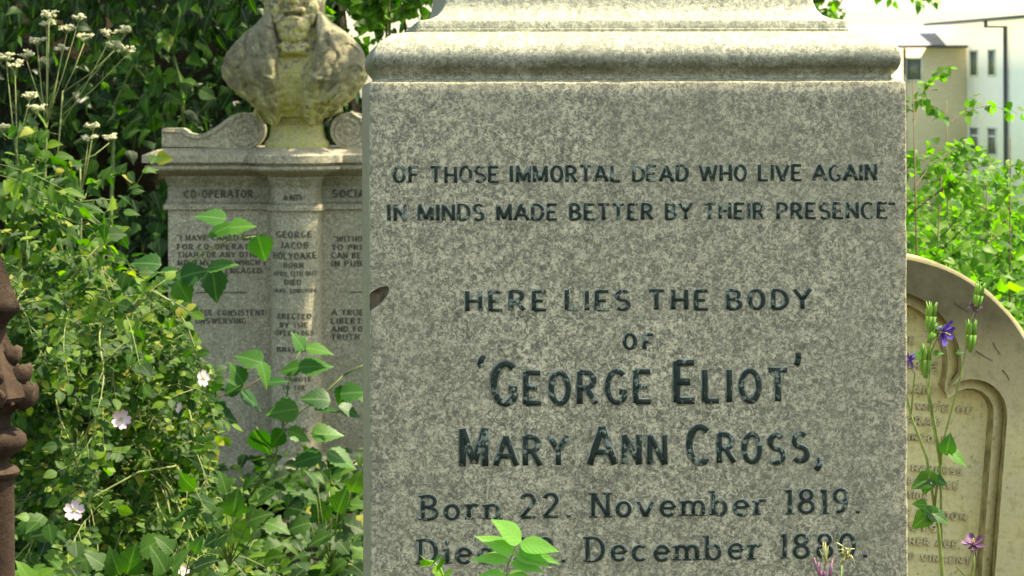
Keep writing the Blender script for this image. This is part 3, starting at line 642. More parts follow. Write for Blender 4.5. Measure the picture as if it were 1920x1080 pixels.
# ------------------------------------------------------------------ leaf machinery
def leaf_tpl(kind):
    if kind == 'ovate': n = 9; w = lambda t: .40*max(0, math.sin(math.pi*t**.72))**1.0 * (1-.35*t)
    elif kind == 'serrate': n = 12; w = lambda t: .47*max(0, math.sin(math.pi*t**.70))**1.0 * (1-.38*t)
    elif kind == 'oval': n = 6; w = lambda t: .40*max(0, math.sin(math.pi*t**.85))**.8*(1-.2*t)
    elif kind == 'round': n = 5; w = lambda t: .36*math.sin(math.pi*t)**.6
    elif kind == 'long': n = 7; w = lambda t: .17*math.sin(math.pi*t**.85)**.8
    elif kind == 'ivy': n = 8; w = lambda t: [.16,.42,.50,.36,.30,.27,.20,.10,0][min(8, round(t*8))]
    elif kind == 'maple': n = 10; w = lambda t: [.10,.34,.30,.52,.56,.34,.30,.34,.17,.12,0][min(10, round(t*10))]
    v = []; uv = []; f = []
    for i in range(n+1):
        t = i/n; ww = max(.0, w(t)); tooth = (1.10 if i % 2 else .93) if kind == 'serrate' else 1
        ww *= tooth; arch = -.18*t*t
        for u in (-1, -.5, 0, .5, 1):
            v.append((u*ww, t, arch + .22*abs(u*ww) - .18*(abs(u)**2)*ww*.6)); uv.append((u*ww*2, t))
    for i in range(n):
        for j in range(4): f.append((i*5+j, i*5+j+1, (i+1)*5+j+1, (i+1)*5+j))
    return np.array(v), np.array(f), np.array(uv)
TPL = {k: leaf_tpl(k) for k in ('ovate', 'serrate', 'oval', 'round', 'long', 'ivy', 'maple')}
def leaf_small(k):   # coarse template for far leaves
    v, f, uv = TPL[k]; rows = len(v)//5; keep = list(range(0, rows, 2)); 
    if keep[-1] != rows-1: keep.append(rows-1)
    idx = [r*5+c for r in keep for c in (0, 2, 4)]; nf = []
    for i in range(len(keep)-1):
        for j in range(2): nf.append((i*3+j, i*3+j+1, (i+1)*3+j+1, (i+1)*3+j))
    return v[idx], np.array(nf), uv[idx]
for k in list(TPL): TPL[k+'_far'] = leaf_small(k)
class Leaves:
    def __init__(s): s.d = {}
    def add(s, kind, pos, dr, nrm, size, wide=1., curl=1.):
        s.d.setdefault(kind, []).append((*pos, *dr, *nrm, size, wide, curl))
    def build(s, name, mat, parent=None):
        me = bpy.data.meshes.new(name); VV = []; FF = []; UU = []; base = 0
        for kind, L in s.d.items():
            v, f, uv = TPL[kind]; a = np.array(L, float); N = len(a); p = a[:, :3]; d = a[:, 3:6]; n = a[:, 6:9]
            d /= np.linalg.norm(d, axis=1)[:, None] + 1e-9; x = np.cross(d, n); x /= np.linalg.norm(x, axis=1)[:, None] + 1e-9; n = np.cross(x, d)
            sz = a[:, 9][:, None, None]; vv = v[None].repeat(N, 0).copy(); vv[:, :, 0] *= a[:, 10][:, None]; vv[:, :, 2] *= a[:, 11][:, None]
            W = p[:, None, :] + sz*(vv[:, :, 0:1]*x[:, None, :] + vv[:, :, 1:2]*d[:, None, :] + vv[:, :, 2:3]*n[:, None, :])
            VV.append(W.reshape(-1, 3)); FF.append((f[None] + (np.arange(N)*len(v))[:, None, None]).reshape(-1, 4) + base); UU.append(np.tile(uv, (N, 1))); base += N*len(v)
        if not VV: return None
        V = np.concatenate(VV); F = np.concatenate(FF); U = np.concatenate(UU)
        me.vertices.add(len(V)); me.vertices.foreach_set('co', V.ravel()); me.loops.add(F.size); me.loops.foreach_set('vertex_index', F.ravel())
        me.polygons.add(len(F)); me.polygons.foreach_set('loop_start', np.arange(len(F))*4); me.polygons.foreach_set('loop_total', np.full(len(F), 4))
        me.update(calc_edges=True); me.uv_layers.new(name='UVMap').data.foreach_set('uv', U[F.ravel()].ravel()); me.polygons.foreach_set('use_smooth', np.ones(len(F), bool))
        o = bpy.data.objects.new(name, me); col.objects.link(o); me.materials.append(mat)
        if parent: o.parent = parent; o.matrix_parent_inverse = Matrix.Translation(parent.location).inverted()
        return o
def wtube(mb, name, mat, parent, smooth=180):
    o = mb.build(name, mat, parent, smooth)
    if parent: o.matrix_parent_inverse = Matrix.Translation(parent.location).inverted()
    return o
def rv(s=1.): return Vector((random.gauss(0, s), random.gauss(0, s), random.gauss(0, s)))
FACE = Vector((0.1, -.65, .75))
def put(L, kind, p, d, size, face=FACE, sp=.45, wide=1.):
    L.add(kind, p, d, (face + rv(sp)).normalized(), size*random.uniform(.75, 1.2), wide*random.uniform(.85, 1.1), random.uniform(.4, 2.4))
def compound(L, mb, p, d, size, pairs, kind, face=FACE, petr=.0012):
    """pinnate leaf: petiole with opposite leaflets"""
    d = d.normalized(); nrm = (face + rv(.3)).normalized(); side = d.cross(nrm).normalized(); Ln = size*(pairs+.8)*.62
    e_ = p + d*Ln + Vector((0, 0, -.12*Ln)); mb.tube([p, (p+e_)/2 + Vector((0, 0, .05*Ln)), e_], petr, petr*.6, 4)
    for k in range(pairs):
        t = .35 + .62*k/max(1, pairs); q = p.lerp(e_, t)
        for s_ in (-1, 1): L.add(kind, q, (side*s_ + d*.45).normalized(), (nrm + rv(.25)).normalized(), size*random.uniform(.75, 1.05)*(.75+.25*t), random.uniform(.85, 1.1), random.uniform(.6, 1.6))
    L.add(kind, e_, d, (nrm + rv(.2)).normalized(), size*1.1, 1, 1)
def walk(p, d, L, n, grav=.0, wob=.12):
    pts = [Vector(p)]; d = d.normalized()
    for i in range(n): d = (d + rv(wob) + Vector((0, 0, -grav))).normalized(); pts.append(pts[-1] + d*L/n)
    return pts
OK_ = [None]
def proj(p):
    d = CM.inverted() @ (Vector(p) - Vector((0, 0, EYE))); return 960 + FPX*d.x/-d.z, HOR - FPX*d.y/-d.z
def bushy(L, mb, base, d, Ln, r, leaf, depth=2, grav=.05, wob=.12, nb=4, seg=8, br=.55):
    pts = walk(base, d, Ln, seg, grav, wob)
    if OK_[0]:
        k = next((i for i, p in enumerate(pts) if not OK_[0](*proj(p))), len(pts))
        if k < 3: return
        pts = pts[:k]; seg = len(pts) - 1
    mb.tube(pts, r, r*.4, 5)
    for i, p in enumerate(pts[1:], 1):
        t = (pts[i]-pts[i-1]).normalized()
        if depth == 0 or i > seg*.45: leaf(L, mb, p, t)
    if depth > 0:
        for k in range(nb):
            i = random.randint(min(max(1, seg//4), max(1, seg-1)), max(1, seg-1)); t = (pts[i]-pts[i-1]).normalized(); nd = (t + rv(.55) + Vector((0,0,.1))).normalized()
            bushy(L, mb, pts[i], nd, Ln*br*random.uniform(.6, 1.1), r*.55, leaf, depth-1, grav*1.4, wob, nb, seg, br)

# ------------------------------------------------------------------ ground
m = MB(); xs = [-300,-120,-60,-30,-16,-9,-6,-4,-3,-2,-1,0,1,2,3,4,6,9,16,30,60,120,300]; ys = [-40,-20,-8,-2,0,2,3,4,5,6,7,8,9,10,11,12,13,14,16,18,21,25,32,45,70,100,140,200,400,900]
gv = [(x, y, (-.12 if y > 6 else -.12*max(0, y-3)/3 if y > 3 else 0) + (.05*MN.noise(Vector((x*.6, y*.6, 0))) if y < 30 else 0) - 4.5*ss(18, 90, y)) for y in ys for x in xs]
nx_ = len(xs); m.add(gv, [(j*nx_+i, j*nx_+i+1, (j+1)*nx_+i+1, (j+1)*nx_+i) for j in range(len(ys)-1) for i in range(nx_-1)])
tag(m.build('ground', M['ground'], None, 180), kind='structure')
# earth bank behind the left memorial
m = MB(); NX, NZ = 60, 34; rr_ = []
for j in range(NZ+1):
    for i in range(NX+1):
        x = -9 + 9.3*i/NX; zz = -.3 + 5.6*j/NZ; yb = 14.2 + .5*MN.fractal(Vector((x*.9, zz*.9, 2)), 1, 2, 4) + .12*zz + 1.6*ss(-1.7, .3, x)*ss(2, 3.5, zz)
        rr_.append((x, yb, zz * (1 - .78*ss(-1.35, -.8, x))))
m.add(rr_, [(j*(NX+1)+i, j*(NX+1)+i+1, (j+1)*(NX+1)+i+1, (j+1)*(NX+1)+i) for j in range(NZ) for i in range(NX)])
tag(m.build('earth_bank', M['soil'], None, 180), kind='structure')

# ivy covering the bank
random.seed(21); L = Leaves()
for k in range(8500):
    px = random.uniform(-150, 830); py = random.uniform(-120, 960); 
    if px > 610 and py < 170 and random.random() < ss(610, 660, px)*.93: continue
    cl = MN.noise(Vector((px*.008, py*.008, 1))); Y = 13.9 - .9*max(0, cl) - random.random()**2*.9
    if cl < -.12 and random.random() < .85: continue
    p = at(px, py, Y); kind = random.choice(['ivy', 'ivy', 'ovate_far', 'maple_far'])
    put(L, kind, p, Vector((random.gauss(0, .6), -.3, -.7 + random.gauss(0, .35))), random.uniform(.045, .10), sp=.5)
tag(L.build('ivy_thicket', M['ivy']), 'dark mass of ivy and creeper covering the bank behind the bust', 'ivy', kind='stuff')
# bright leaves at the top between bust and main monument: a tree branch
def leaf_simple(kind, size, sp=.5, cnt=2, face=FACE):
    def f(L, mb, p, t):
        for _ in range(cnt): put(L, kind, p + rv(.01), (t*.5 + rv(.6) + Vector((0, 0, -.3))).normalized(), size, face, sp)
    return f
def plant(name, label, cat, base, fn, mat, smat, group=None, stemname='stem', leafname='foliage', kind=None):
    root = empty(name, base); tag(root, label, cat, group, kind); bpy.context.view_layer.update()
    L = Leaves(); mb = MB(); fn(L, mb)
    if mb.v: wtube(mb, stemname, smat, root)
    L.build(leafname, mat, root); return root
random.seed(31)
def f_(L, mb):
    for (a, b, Y) in (((735,140),(690,-40),12.3), ((760,120),(760,-60),12.6), ((660,150),(640,10),12.9), ((720,120),(790,-20),12.0)):
        p = at(*a, Y); q = at(*b, Y); bushy(L, mb, p, q-p, (q-p).length, .008, leaf_simple('serrate_far', .055), 2, .02, .1, 5, 8, .6)
    mb.tube([at(780, 930, 12.6), at(770, 500, 12.6), at(745, 130, 12.4)], .03, .012, 8)
plant('hazel_tree', 'bright green hazel tree in sunlight between the bust and the granite monument', 'tree', at(780, 930, 12.6), f_, M['lime'], M['bark'], None, 'trunk', 'crown')

random.seed(33)
def f_(L, mb):
    mb.tube([Vector((.9, 17.5, -.2)), Vector((.7, 17.3, 2.5)), Vector((.3, 17, 5))], .28, .2, 10)
    for (q, r_) in ((Vector((-3.2, 15.2, 4.6)), 1), (Vector((-1.2, 14.6, 4.9)), 1), (Vector((1.6, 15, 5.2)), 1), (Vector((-4.6, 17, 5.5)), 1), (Vector((.2, 13.2, 5.6)), 1)): mb.tube([Vector((.4, 17.1, 4)), (Vector((.4, 17.1, 4))+q)/2 + Vector((0, 0, .5)), q], .12, .05, 8)
    for k in range(19000):  # unseen crown, added and shaped to keep sun off the bank and memorial
        x = random.uniform(-6.0, 3.2); y = random.uniform(6.8, 18.5); z = 4.0 + random.random()*2.6 - .10*(min(x, 1.5)+1.5)**2*.5 + .5*MN.noise(Vector((x, y, 3)))
        if MN.noise(Vector((x*1.3, y*1.3, z*.8))) < (-.42 if y > 10.4 else .06) - .2*ss(-.5, -2.5, x): continue
        if x > .3 and y < 10.2: continue
        if z < 2.9: continue
        put(L, 'ovate_far', (x, y, z), rv(1), random.uniform(.10, .17), Vector((0, -.2, 1)), .5)
    for k in range(500):
        p = at(random.uniform(-60, 470), random.uniform(-160, 70)**1 if True else 0, random.uniform(12.2, 13.2)); put(L, 'ovate_far', p, Vector((random.gauss(0, .5), -.2, -1)), random.uniform(.06, .10), sp=.5)
plant('shade_tree', 'dark overhanging branches along the top left, with an unseen crown added for shade', 'tree', (.9, 17.5, -.2), f_, M['ivy'], M['bark'], None, 'trunk', 'crown')

# ------------------------------------------------------------------ rose bush
random.seed(41)
def in_rose(x, y):
    top = np.interp(x, [0, 60, 200, 260, 310, 350, 385, 400], [500, 470, 480, 545, 590, 670, 760, 1000])
    return y > top + 26*MN.noise(Vector((x*.03, y*.01, 5)))
def rose_leaf(L, mb, p, t):
    if random.random() < .85: compound(L, mb, p, (t*.4 + rv(.6) + Vector((0, -.2, -.1))), random.uniform(.024, .040), random.choice([2, 3]), 'oval')
def f_(L, mb):
    OK_[0] = in_rose
    for k in range(46):
        b = at(random.uniform(10, 330), random.uniform(880, 1000), random.uniform(7.6, 9.0)); q = at(random.uniform(40, 400), random.uniform(470, 820), random.uniform(7.2, 8.6)); 
        d = q-b; d.z += .25; bushy(L, mb, b, d, d.length*1.05, .0045, rose_leaf, 2, .10, .10, 4, 9, .5)
    OK_[0] = None
    for pl in ([(60,600),(110,560),(150,500),(200,445)], [(40,560),(95,570),(150,540)], [(240,590),(270,560),(285,545),(320,565),(350,610),(375,680)], [(230,820),(300,700),(340,650),(378,700)], [(200,640),(260,560),(310,575)]):
        pts = [at(x, y, 7.5) for x, y in pl]; mb.tube(pts, .0045, .0025, 6)
        for a_, b_ in zip(pts[:-1], pts[1:]):
            for t in (.2, .5, .8): rose_leaf(L, mb, a_.lerp(b_, t), (b_-a_).normalized())
rose = plant('rose_bush', 'large wild rose bush with small leaves and pale pink flowers, left of the memorial', 'rose bush', at(180, 900, 8.2), f_, M['rose'], M['paper'])
def petals(mb, c, n, r, tilt, k0=0, wid=.55, nrm=Vector((0, -1, .15)), mi=0):
    nrm = nrm.normalized(); a = nrm.cross(Vector((0, 0, 1))).normalized(); b = nrm.cross(a)
    for k in range(n):
        an = 2*math.pi*k/n + k0; d = a*math.cos(an) + b*math.sin(an); s_ = nrm.cross(d); v = []; uv = []
        for i in range(5):
            t = i/4; ww = wid*r*[.12,.5,.9,1.,.62][i]
            for u in (-1, -.4, .4, 1): v.append(tuple(Vector(c) + d*r*t*(1 - (.08 if i == 4 and abs(u) < .5 else 0)) + s_*ww*u + nrm*(tilt*r*t*t + .12*r*abs(u)))); uv.append((u, t))
        mb.add(v, [(i*4+j, i*4+j+1, (i+1)*4+j+1, (i+1)*4+j) for i in range(4) for j in range(3)], mi, np.array(uv))
random.seed(43)
for (x, y, r, nn) in ((379,709,13,Vector((.75,-.6,.1))), (227,786,15,Vector((.2,-1,.1))), (338,765,9,Vector((-.8,-.5,.3))), (140,958,16,Vector((0,-1,.4))), (343,1072,10,Vector((.2,-.7,.7)))):
    c = at(x, y, 6.75); mb = MB(); rr2 = r/FPX*6.75*1.05; petals(mb, c, 5, rr2*1.2, random.uniform(.1, .6), random.random(), .40, nn); fo = wtube(mb, 'flower', M['petal'], rose)
    mb = MB()
    for k in range(12): mb.blob(c + nn.normalized()*.004 + rv(.0025), (.0012,.0012,.0012), 1)
    so2 = mb.build('stamens', M['stamen'], fo); so2.matrix_parent_inverse = fo.matrix_parent_inverse.copy() if False else Matrix.Identity(4)

# ------------------------------------------------------------------ cow parsley
random.seed(51)
def umbel(root, c, r):
    mb = MB(); fl = MB()
    for k in range(11):
        d = Vector((random.uniform(-1, 1), random.uniform(-.8, .8), random.uniform(-.15, .55))); q = c + d*r; mb.tube([c - Vector((0, 0, r*.75)), q], .0007, .0005, 4)
        for j in range(14): fl.blob(q + Vector((random.gauss(0, r*.15), random.gauss(0, r*.15), random.gauss(0, r*.09))), (.0030,.0030,.0022), 1, 0, .6)
    u = wtube(fl, 'umbel', M['white_fl'], root, None); s_ = mb.build('rays', M['paper'], u)
CP = [(9.0, (85,330), (88,205), [(92,28),(88,44),(125,54),(146,34),(70,78),(116,90),(50,104)]),
      (9.2, (105,420), (118,170), [(158,71),(206,64),(233,58),(215,85),(236,95)]),
      (8.9, (40,480), (30,250), [(28,122),(12,108),(55,180),(70,205),(5,240)]),
      (9.1, (150,520), (150,300), [(175,237),(165,260),(205,258),(120,395)]),
      (9.3, (30,600), (20,440), [(8,385),(38,340)])]
LBL = ['tallest cow parsley with cream flower heads in the top left corner', 'cow parsley with small cream heads leaning right, beside the tallest one', 'cow parsley with drooping cream heads at the left edge', 'sparse cow parsley with few flowers above the rose bush', 'short cow parsley low at the left edge above the terracotta post']
for (Y, b, f, us), lb in zip(CP, LBL):
    def f_(L, mb, Y=Y, b=b, f=f, us=us):
        B = at(*b, Y); F_ = at(*f, Y); base = Vector((B.x, Y, -.1)); mb.tube([base, B, B.lerp(F_, .5) + rv(.005), F_], .004, .0028, 6)
        for k, (x, y) in enumerate(us):
            U = at(x, y, Y + random.uniform(-.06, .06)); s0 = B.lerp(F_, random.uniform(.45, 1)); m_ = s0.lerp(U, .5) + Vector((0, 0, -.02)); mb.tube([s0, m_, U - Vector((0, 0, .018))], .0021, .0013, 5)
        for k in range(7):
            q = B.lerp(F_, random.uniform(-.6, .8)); compound(L, mb, q, Vector((random.uniform(-1, 1), -.4, .25)), .04, 4, 'long')
    rt = plant('cow_parsley', lb, 'wildflower', (at(*b, Y).x, Y, -.1), f_, M['lime'], M['paper'], 'cow parsley at the upper left')
    for x, y in us: umbel(rt, at(x, y, Y), random.uniform(.018, .029))

# ------------------------------------------------------------------ leafy plants left
random.seed(61)
def f_(L, mb):
    for k in range(8):
        b = at(random.uniform(-40, 160), random.uniform(480, 640), random.uniform(7.4, 8.6)); q = at(random.uniform(-30, 260), random.uniform(230, 420), random.uniform(7.2, 8.4)); d = q-b
        bushy(L, mb, b, d, d.length, .004, leaf_simple('serrate_far', .048, .45, 2), 1, .07, .1, 4, 8, .5)
    for (x, y) in ((30,330),(60,318),(95,345),(20,430),(80,380)):
        compound(L, mb, at(x-60, y-10, 7.0), Vector((1, -.2, -.25)), .06, 4, 'long')
plant('nettle_clump', 'bright green leafy clump standing between the cow parsley and the rose bush', 'shrub', at(60, 640, 8), f_, M['rose'], M['stem'])
random.seed(62)
def f_(L, mb):
    for pl in ([(215,200),(240,140),(262,100),(290,60),(315,5)], [(230,195),(180,260),(150,330)], [(140,270),(190,235),(225,222),(250,205)], [(345,240),(340,160),(325,100)], [(250,120),(275,150),(300,140)]):
        pts = [at(x, y, 12.4) for x, y in pl]; mb.tube(pts, .009, .005, 6)
        for a_, b_ in zip(pts[:-1], pts[1:]):
            for t in (.1, .4, .7, .95): put(L, 'ovate', a_.lerp(b_, t), (rv(.7) + Vector((0, -.3, -.3))).normalized(), .09, sp=.4)
    for k in range(130): put(L, random.choice(['serrate', 'ovate']), at(random.gauss(265, 75), random.gauss(150, 90), 12.4 + random.gauss(0, .3)), (rv(.6) + Vector((.2, -.3, -.4))).normalized(), .08, sp=.45)
    mb.tube([at(215, 900, 12.6), at(205, 500, 12.5), at(215, 200, 12.4)], .012, .008, 6)
plant('elder_bush', 'dark green elder bush with long arching stem behind the cow parsley', 'shrub', at(215, 900, 12.6), f_, M['under'], M['stem'])

# ------------------------------------------------------------------ bramble sprays
def spray(label, Y, stems, leaves, base, smat='stem'):
    root = empty('bramble', at(*base, Y)); tag(root, label, 'bramble', 'brambles in front of the memorial'); bpy.context.view_layer.update()
    mb = MB()
    for pl in stems: mb.tube([at(x, y, Y) for x, y in pl], .0034, .0018, 6)
    wtube(mb, 'stem', M[smat], root); L = Leaves()
    for (x, y, ang, sz) in leaves:
        c = at(x, y, Y - random.uniform(0, .08)); d = Vector((math.cos(R(ang)), random.uniform(-.25, .15), math.sin(R(ang)))); s_ = sz/FPX*Y
        L.add('serrate', c - d*s_*.5, d, (Vector((random.gauss(0, .3), -.55, .85)) + rv(.2)).normalized(), s_*1.08, random.uniform(.95, 1.15), random.uniform(.5, 1.2))
    L.build('foliage', M['bramble'], root)
random.seed(71)
spray('bramble spray with broad glossy leaves crossing the upper left lettered panel', 7.9, [[(300,560),(330,512),(375,478),(430,450),(490,442)], [(430,450),(412,425)], [(455,446),(462,425)], [(470,443),(488,460)], [(375,478),(400,500)], [(240,505),(300,512),(340,508)]],
      [(396,406,170,58),(450,424,10,54),(410,432,200,46),(490,465,-75,50),(415,497,15,60),(403,535,-80,60),(362,512,20,52),(322,521,-20,54),(270,522,200,56),(276,492,170,54),(345,548,-60,50),(240,545,-100,50)], (300,900))
spray('tall bramble shoot with spread leaves in front of the bowed central column', 8.4, [[(470,930),(515,860),(530,800),(560,775),(600,745),(645,703)], [(530,800),(545,690),(565,655)], [(515,860),(480,800)], [(645,703),(690,680)]],
      [(560,640,120,40),(598,655,-5,50),(545,692,190,44),(590,686,5,62),(530,770,185,60),(592,747,170,56),(615,768,0,52),(655,770,-25,44),(662,735,10,50),(640,742,-110,40),(690,745,-10,40),(490,830,-60,56),(520,822,-130,40),(560,815,-20,46),(612,812,5,58),(640,860,-25,60),(575,860,190,60)], (500,950))
spray('arching bramble with dull leaves low across the left lettered panel', 8.2, [[(330,800),(365,760),(405,745),(450,735),(495,705)], [(405,745),(400,710)], [(450,735),(470,670)]],
      [(468,672,160,54),(497,702,-70,50),(445,700,120,46),(400,712,95,48),(372,742,175,54),(400,775,-10,84),(362,770,200,56),(520,715,10,40),(440,728,30,40),(470,750,-40,50),(340,740,150,44)], (320,940), 'bstem')

# ------------------------------------------------------------------ undergrowth (ground cover)
random.seed(81); L = Leaves()
for k in range(6200):
    px = random.uniform(20, 720); Y = random.uniform(6.2, 10.7); top = 870 + 60*MN.noise(Vector((px*.012, 2, 0))) - 60*ss(260, 60, px)
    g_ = at(px, 900, Y); z_ = -.12 + random.random()**1.1*(.34 + .10*MN.noise(Vector((g_.x*3, Y, 0))) + .25*ss(300, 60, px))
    if MN.noise(Vector((g_.x*4, Y*2.2, z_*5))) < -.04: continue
    if Y < 7.3 and px > 420 and random.random() < .75: continue
    kind = random.choice(['maple', 'maple', 'serrate', 'ovate', 'ivy'])
    put(L, kind, (g_.x, Y, z_), Vector((random.gauss(0, .7), -.55, random.gauss(-.15, .35))), random.uniform(.035, .085), Vector((.1, -.35, .95)), .35)
tag(L.build('undergrowth', M['under']), 'low mixed leaves covering the ground in front of the memorial', 'ground cover', kind='stuff')
random.seed(82); L = Leaves()
for k in range(900):
    px = random.uniform(30, 1000); Y = random.uniform(5.6, 9); g_ = at(px, 900, Y); put(L, 'ovate_far', (g_.x, Y, -.1 + random.random()*.03), rv(1), random.uniform(.03, .06), Vector((0, 0, 1)), .4)
M['dead'] = leaf_mat('dead_leaf', [(0, (.05,.03,.016)), (.6, (.12,.075,.035)), (1, (.28,.20,.07))], .15, .7, (.6,.5,.3), .2)
tag(L.build('leaf_litter', M['dead']), 'brown dead leaves lying on the dark soil', 'leaf litter', kind='stuff')
# bold plants at the very bottom left
random.seed(83)
def bold(label, x, y, Y, leaves, kind, mat='under'):
    def f_(L, mb):
        c = at(x, y, Y)
        for (lx, ly, ang, sz) in leaves:
            q = at(lx, ly, Y - random.uniform(0, .15)); d = Vector((math.cos(R(ang)), -.25, math.sin(R(ang)))); s_ = sz/FPX*Y; mb.tube([c, (c+q)/2 + Vector((0, 0, .02)), q - d*s_*.5], .002, .0014, 5)
            L.add(kind, q - d*s_*.5, d, (Vector((random.gauss(0,.3), -.5, .85)) + rv(.2)).normalized(), s_*1.1, 1.05, random.uniform(.6, 1.8))
    return plant('leafy_plant', label, 'plant', at(x, y, Y), f_, M[mat], M['stem'], 'leafy plants along the bottom left')
bold('ivy leaved plant with pointed bright leaves at the bottom edge left of centre', 340, 1110, 6.2, [(300,1050,110,50),(335,1050,60,54),(385,1055,30,46),(370,1020,70,34),(310,1020,130,40),(400,1085,0,40)], 'ivy', 'under')
bold('bright ivy shoot in the bottom left corner beside the terracotta post', 60, 1120, 6.0, [(50,1075,110,50),(80,1078,40,44)], 'ivy', 'lime')
bold('plant with long toothed dock leaves at the bottom', 230, 1100, 6.4, [(245,1050,75,60),(285,1020,35,60),(215,1055,110,50),(180,1050,140,44)], 'serrate', 'under')
bold('spreading plant with broad lobed leaves below the memorial', 430, 1060, 7.0, [(400,965,120,46),(440,945,80,50),(380,935,150,46),(480,970,30,46),(350,960,190,46),(450,1000,-30,44),(420,905,100,40),(500,930,40,46),(465,905,60,38),(350,905,140,38),(520,985,-10,44),(405,1010,200,44)], 'maple', 'under')
bold('spreading plant with pale lobed leaves against the granite monument', 620, 1060, 7.4, [(600,960,120,44),(640,940,70,46),(660,985,-10,46),(575,930,150,42),(620,900,80,40),(668,905,60,40),(560,985,190,42),(640,1020,-40,40),(600,1010,200,42),(585,895,120,36),(670,945,10,40)], 'maple', 'under')

# ------------------------------------------------------------------ right: saplings beyond the headstone
random.seed(91)
SAP = [((1715,600),(1712,150),8.6,'slim sapling against the brick wall, close to the granite monument edge'), ((1745,620),(1775,185),9.5,'sapling with long side twig reaching over the brick wall'), ((1755,640),(1765,330),8.8,'short sapling with dark red stem behind the headstone'),
       ((1850,640),(1850,335),9.4,'sapling in front of the lower white wall windows'), ((1905,660),(1895,260),8.9,'tall sapling with dark stem at the right edge'), ((1820,660),(1840,380),10.2,'low leafy sapling between the two taller ones at right'), ((1930,700),(1940,330),9.8,'sapling cut by the right edge of the picture'), ((1700,640),(1690,300),10.5,'sapling half hidden behind the granite monument')]
for (b, t, Y, lb) in SAP:
    def f_(L, mb, b=b, t=t, Y=Y):
        B = at(*b, Y); B.z = min(B.z, .3); T = at(*t, Y); g0 = Vector((B.x, Y, -.15)); pts = [g0, B, B.lerp(T, .5) + rv(.02), T]; mb.tube(pts, .006, .002, 6)
        for k in range(19):
            q = B.lerp(T, random.uniform(-.1, .98)); bushy(L, mb, q, Vector((random.gauss(0, 1), random.gauss(-.2, .7), .45)), random.uniform(.12, .30), .0022, leaf_simple('serrate_far', .036, .4, 2, Vector((0, -.3, .95))), 1, .05, .12, 2, 5, .6)
    plant('sapling', lb, 'sapling', (at(*b, Y).x, Y, -.15), f_, M['lime'], M['bstem'], 'saplings beyond the headstone', 'trunk', 'crown')
random.seed(92); L = Leaves()
for k in range(15000):
    px = random.uniform(1640, 2050); Y = random.uniform(7.6, 14); g_ = at(px, 500, Y); z_ = -.1 + random.random()*(1.15 + .45*MN.noise(Vector((g_.x*2, Y*.6, 0))))
    put(L, random.choice(['serrate_far', 'ovate_far', 'maple_far']), (g_.x, Y, z_), Vector((random.gauss(0, .7), -.4, random.gauss(-.1, .35))), random.uniform(.03, .06), Vector((0, -.3, .95)), .4)
tag(L.build('nettle_bed', M['lime']), 'sunlit bed of nettles and low leaves beyond the headstone', 'nettles', kind='stuff')
# tree top right, behind the monument
random.seed(95)
def f_(L, mb):
    mb.tube([at(1500, 700, 22), at(1495, 300, 22), at(1480, -40, 22), at(1470, -400, 22)], .16, .08, 10)
    for k in range(34):
        q = at(random.uniform(1440, 1520), random.uniform(-420, 60), 22); bushy(L, mb, q, Vector((random.gauss(.35, 1), random.gauss(0, .7), .15)), random.uniform(.5, 1.0), .014, leaf_simple('ovate_far', .07, .5, 2), 2, .05, .13, 3, 6, .6)
plant('lime_tree', 'sunlit lime tree whose leaves show behind the upper right moulding', 'tree', (at(1500, 700, 22).x, 22, -.2), f_, M['lime'], M['bark'], None, 'trunk', 'crown')

# ------------------------------------------------------------------ building far right
M['render'] = m_plain('cream_render', (.93,.91,.84), .8, .03, 1.2)
g = NT('buff_brick'); b = g.n('ShaderNodeTexBrick'); g.l(g.co, b.inputs['Vector']); mp_ = g.n('ShaderNodeMapping'); mp_.inputs['Rotation'].default_value = (R(90), 0, 0); g.l(g.co, mp_.inputs[0]); g.l(mp_.outputs[0], b.inputs['Vector'])
b.inputs['Scale'].default_value = 1; b.inputs['Brick Width'].default_value = .225; b.inputs['Row Height'].default_value = .075; b.inputs['Mortar Size'].default_value = .008
b.inputs['Color1'].default_value = (.80,.66,.42,1); b.inputs['Color2'].default_value = (.86,.74,.50,1); b.inputs['Mortar'].default_value = (.85,.78,.62,1); M['brick'] = g.done(b.outputs[0], .9)
M['pvc'] = m_plain('white_frame', (.8,.8,.78), .5, .03, 5); M['dkm'] = m_plain('dark_gutter', (.07,.07,.085), .5, .2, 5); M['slate'] = m_plain('grey_roof', (.33,.33,.36), .6, .1, 2)
g = NT('window_glass'); M['glass'] = g.done((.16,.16,.14), .15, .8)
YB = 106.; SB = FPX/YB; cn = at(1813, 180, YB)          # inner corner between the wings
bl = empty('building', (cn.x, YB, -4.6)); tag(bl, 'cream rendered and buff brick building with dark gutters, far right in the background', 'building')
hB = EYE + 4.6                                                  # horizon height in building coords
def bh(y, s=SB): return hB + (180 - y)/s
m = MB(); m.box(-12, -.02, .02, 8, 0, bh(92)); bw = m.build('brick_wall', M['brick'], bl)
m = MB(); m.box(-12.3, -.03, -.35, 8.3, bh(92), bh(89.5)); m.build('fascia', M['pvc'], bl)
m = MB(); m.box(-12.4, -.03, -.50, -.33, bh(92.5), bh(88)); m.box(-2.55, -2.45, -.2, -.1, 0, bh(93)); m.build('gutter', M['dkm'], bl)
m = MB(); v = [(-12.4,-.4,bh(89)),(-.9,-.4,bh(89)),(-.9,4,bh(89)+.9),(-12.4,4,bh(89)+.9)]; m.add(v+[(x,y,z+.06) for x,y,z in v], [(0,3,2,1),(4,5,6,7),(0,1,5,4),(1,2,6,5),(2,3,7,6),(3,0,4,7)]); m.build('roof', M['slate'], bl)
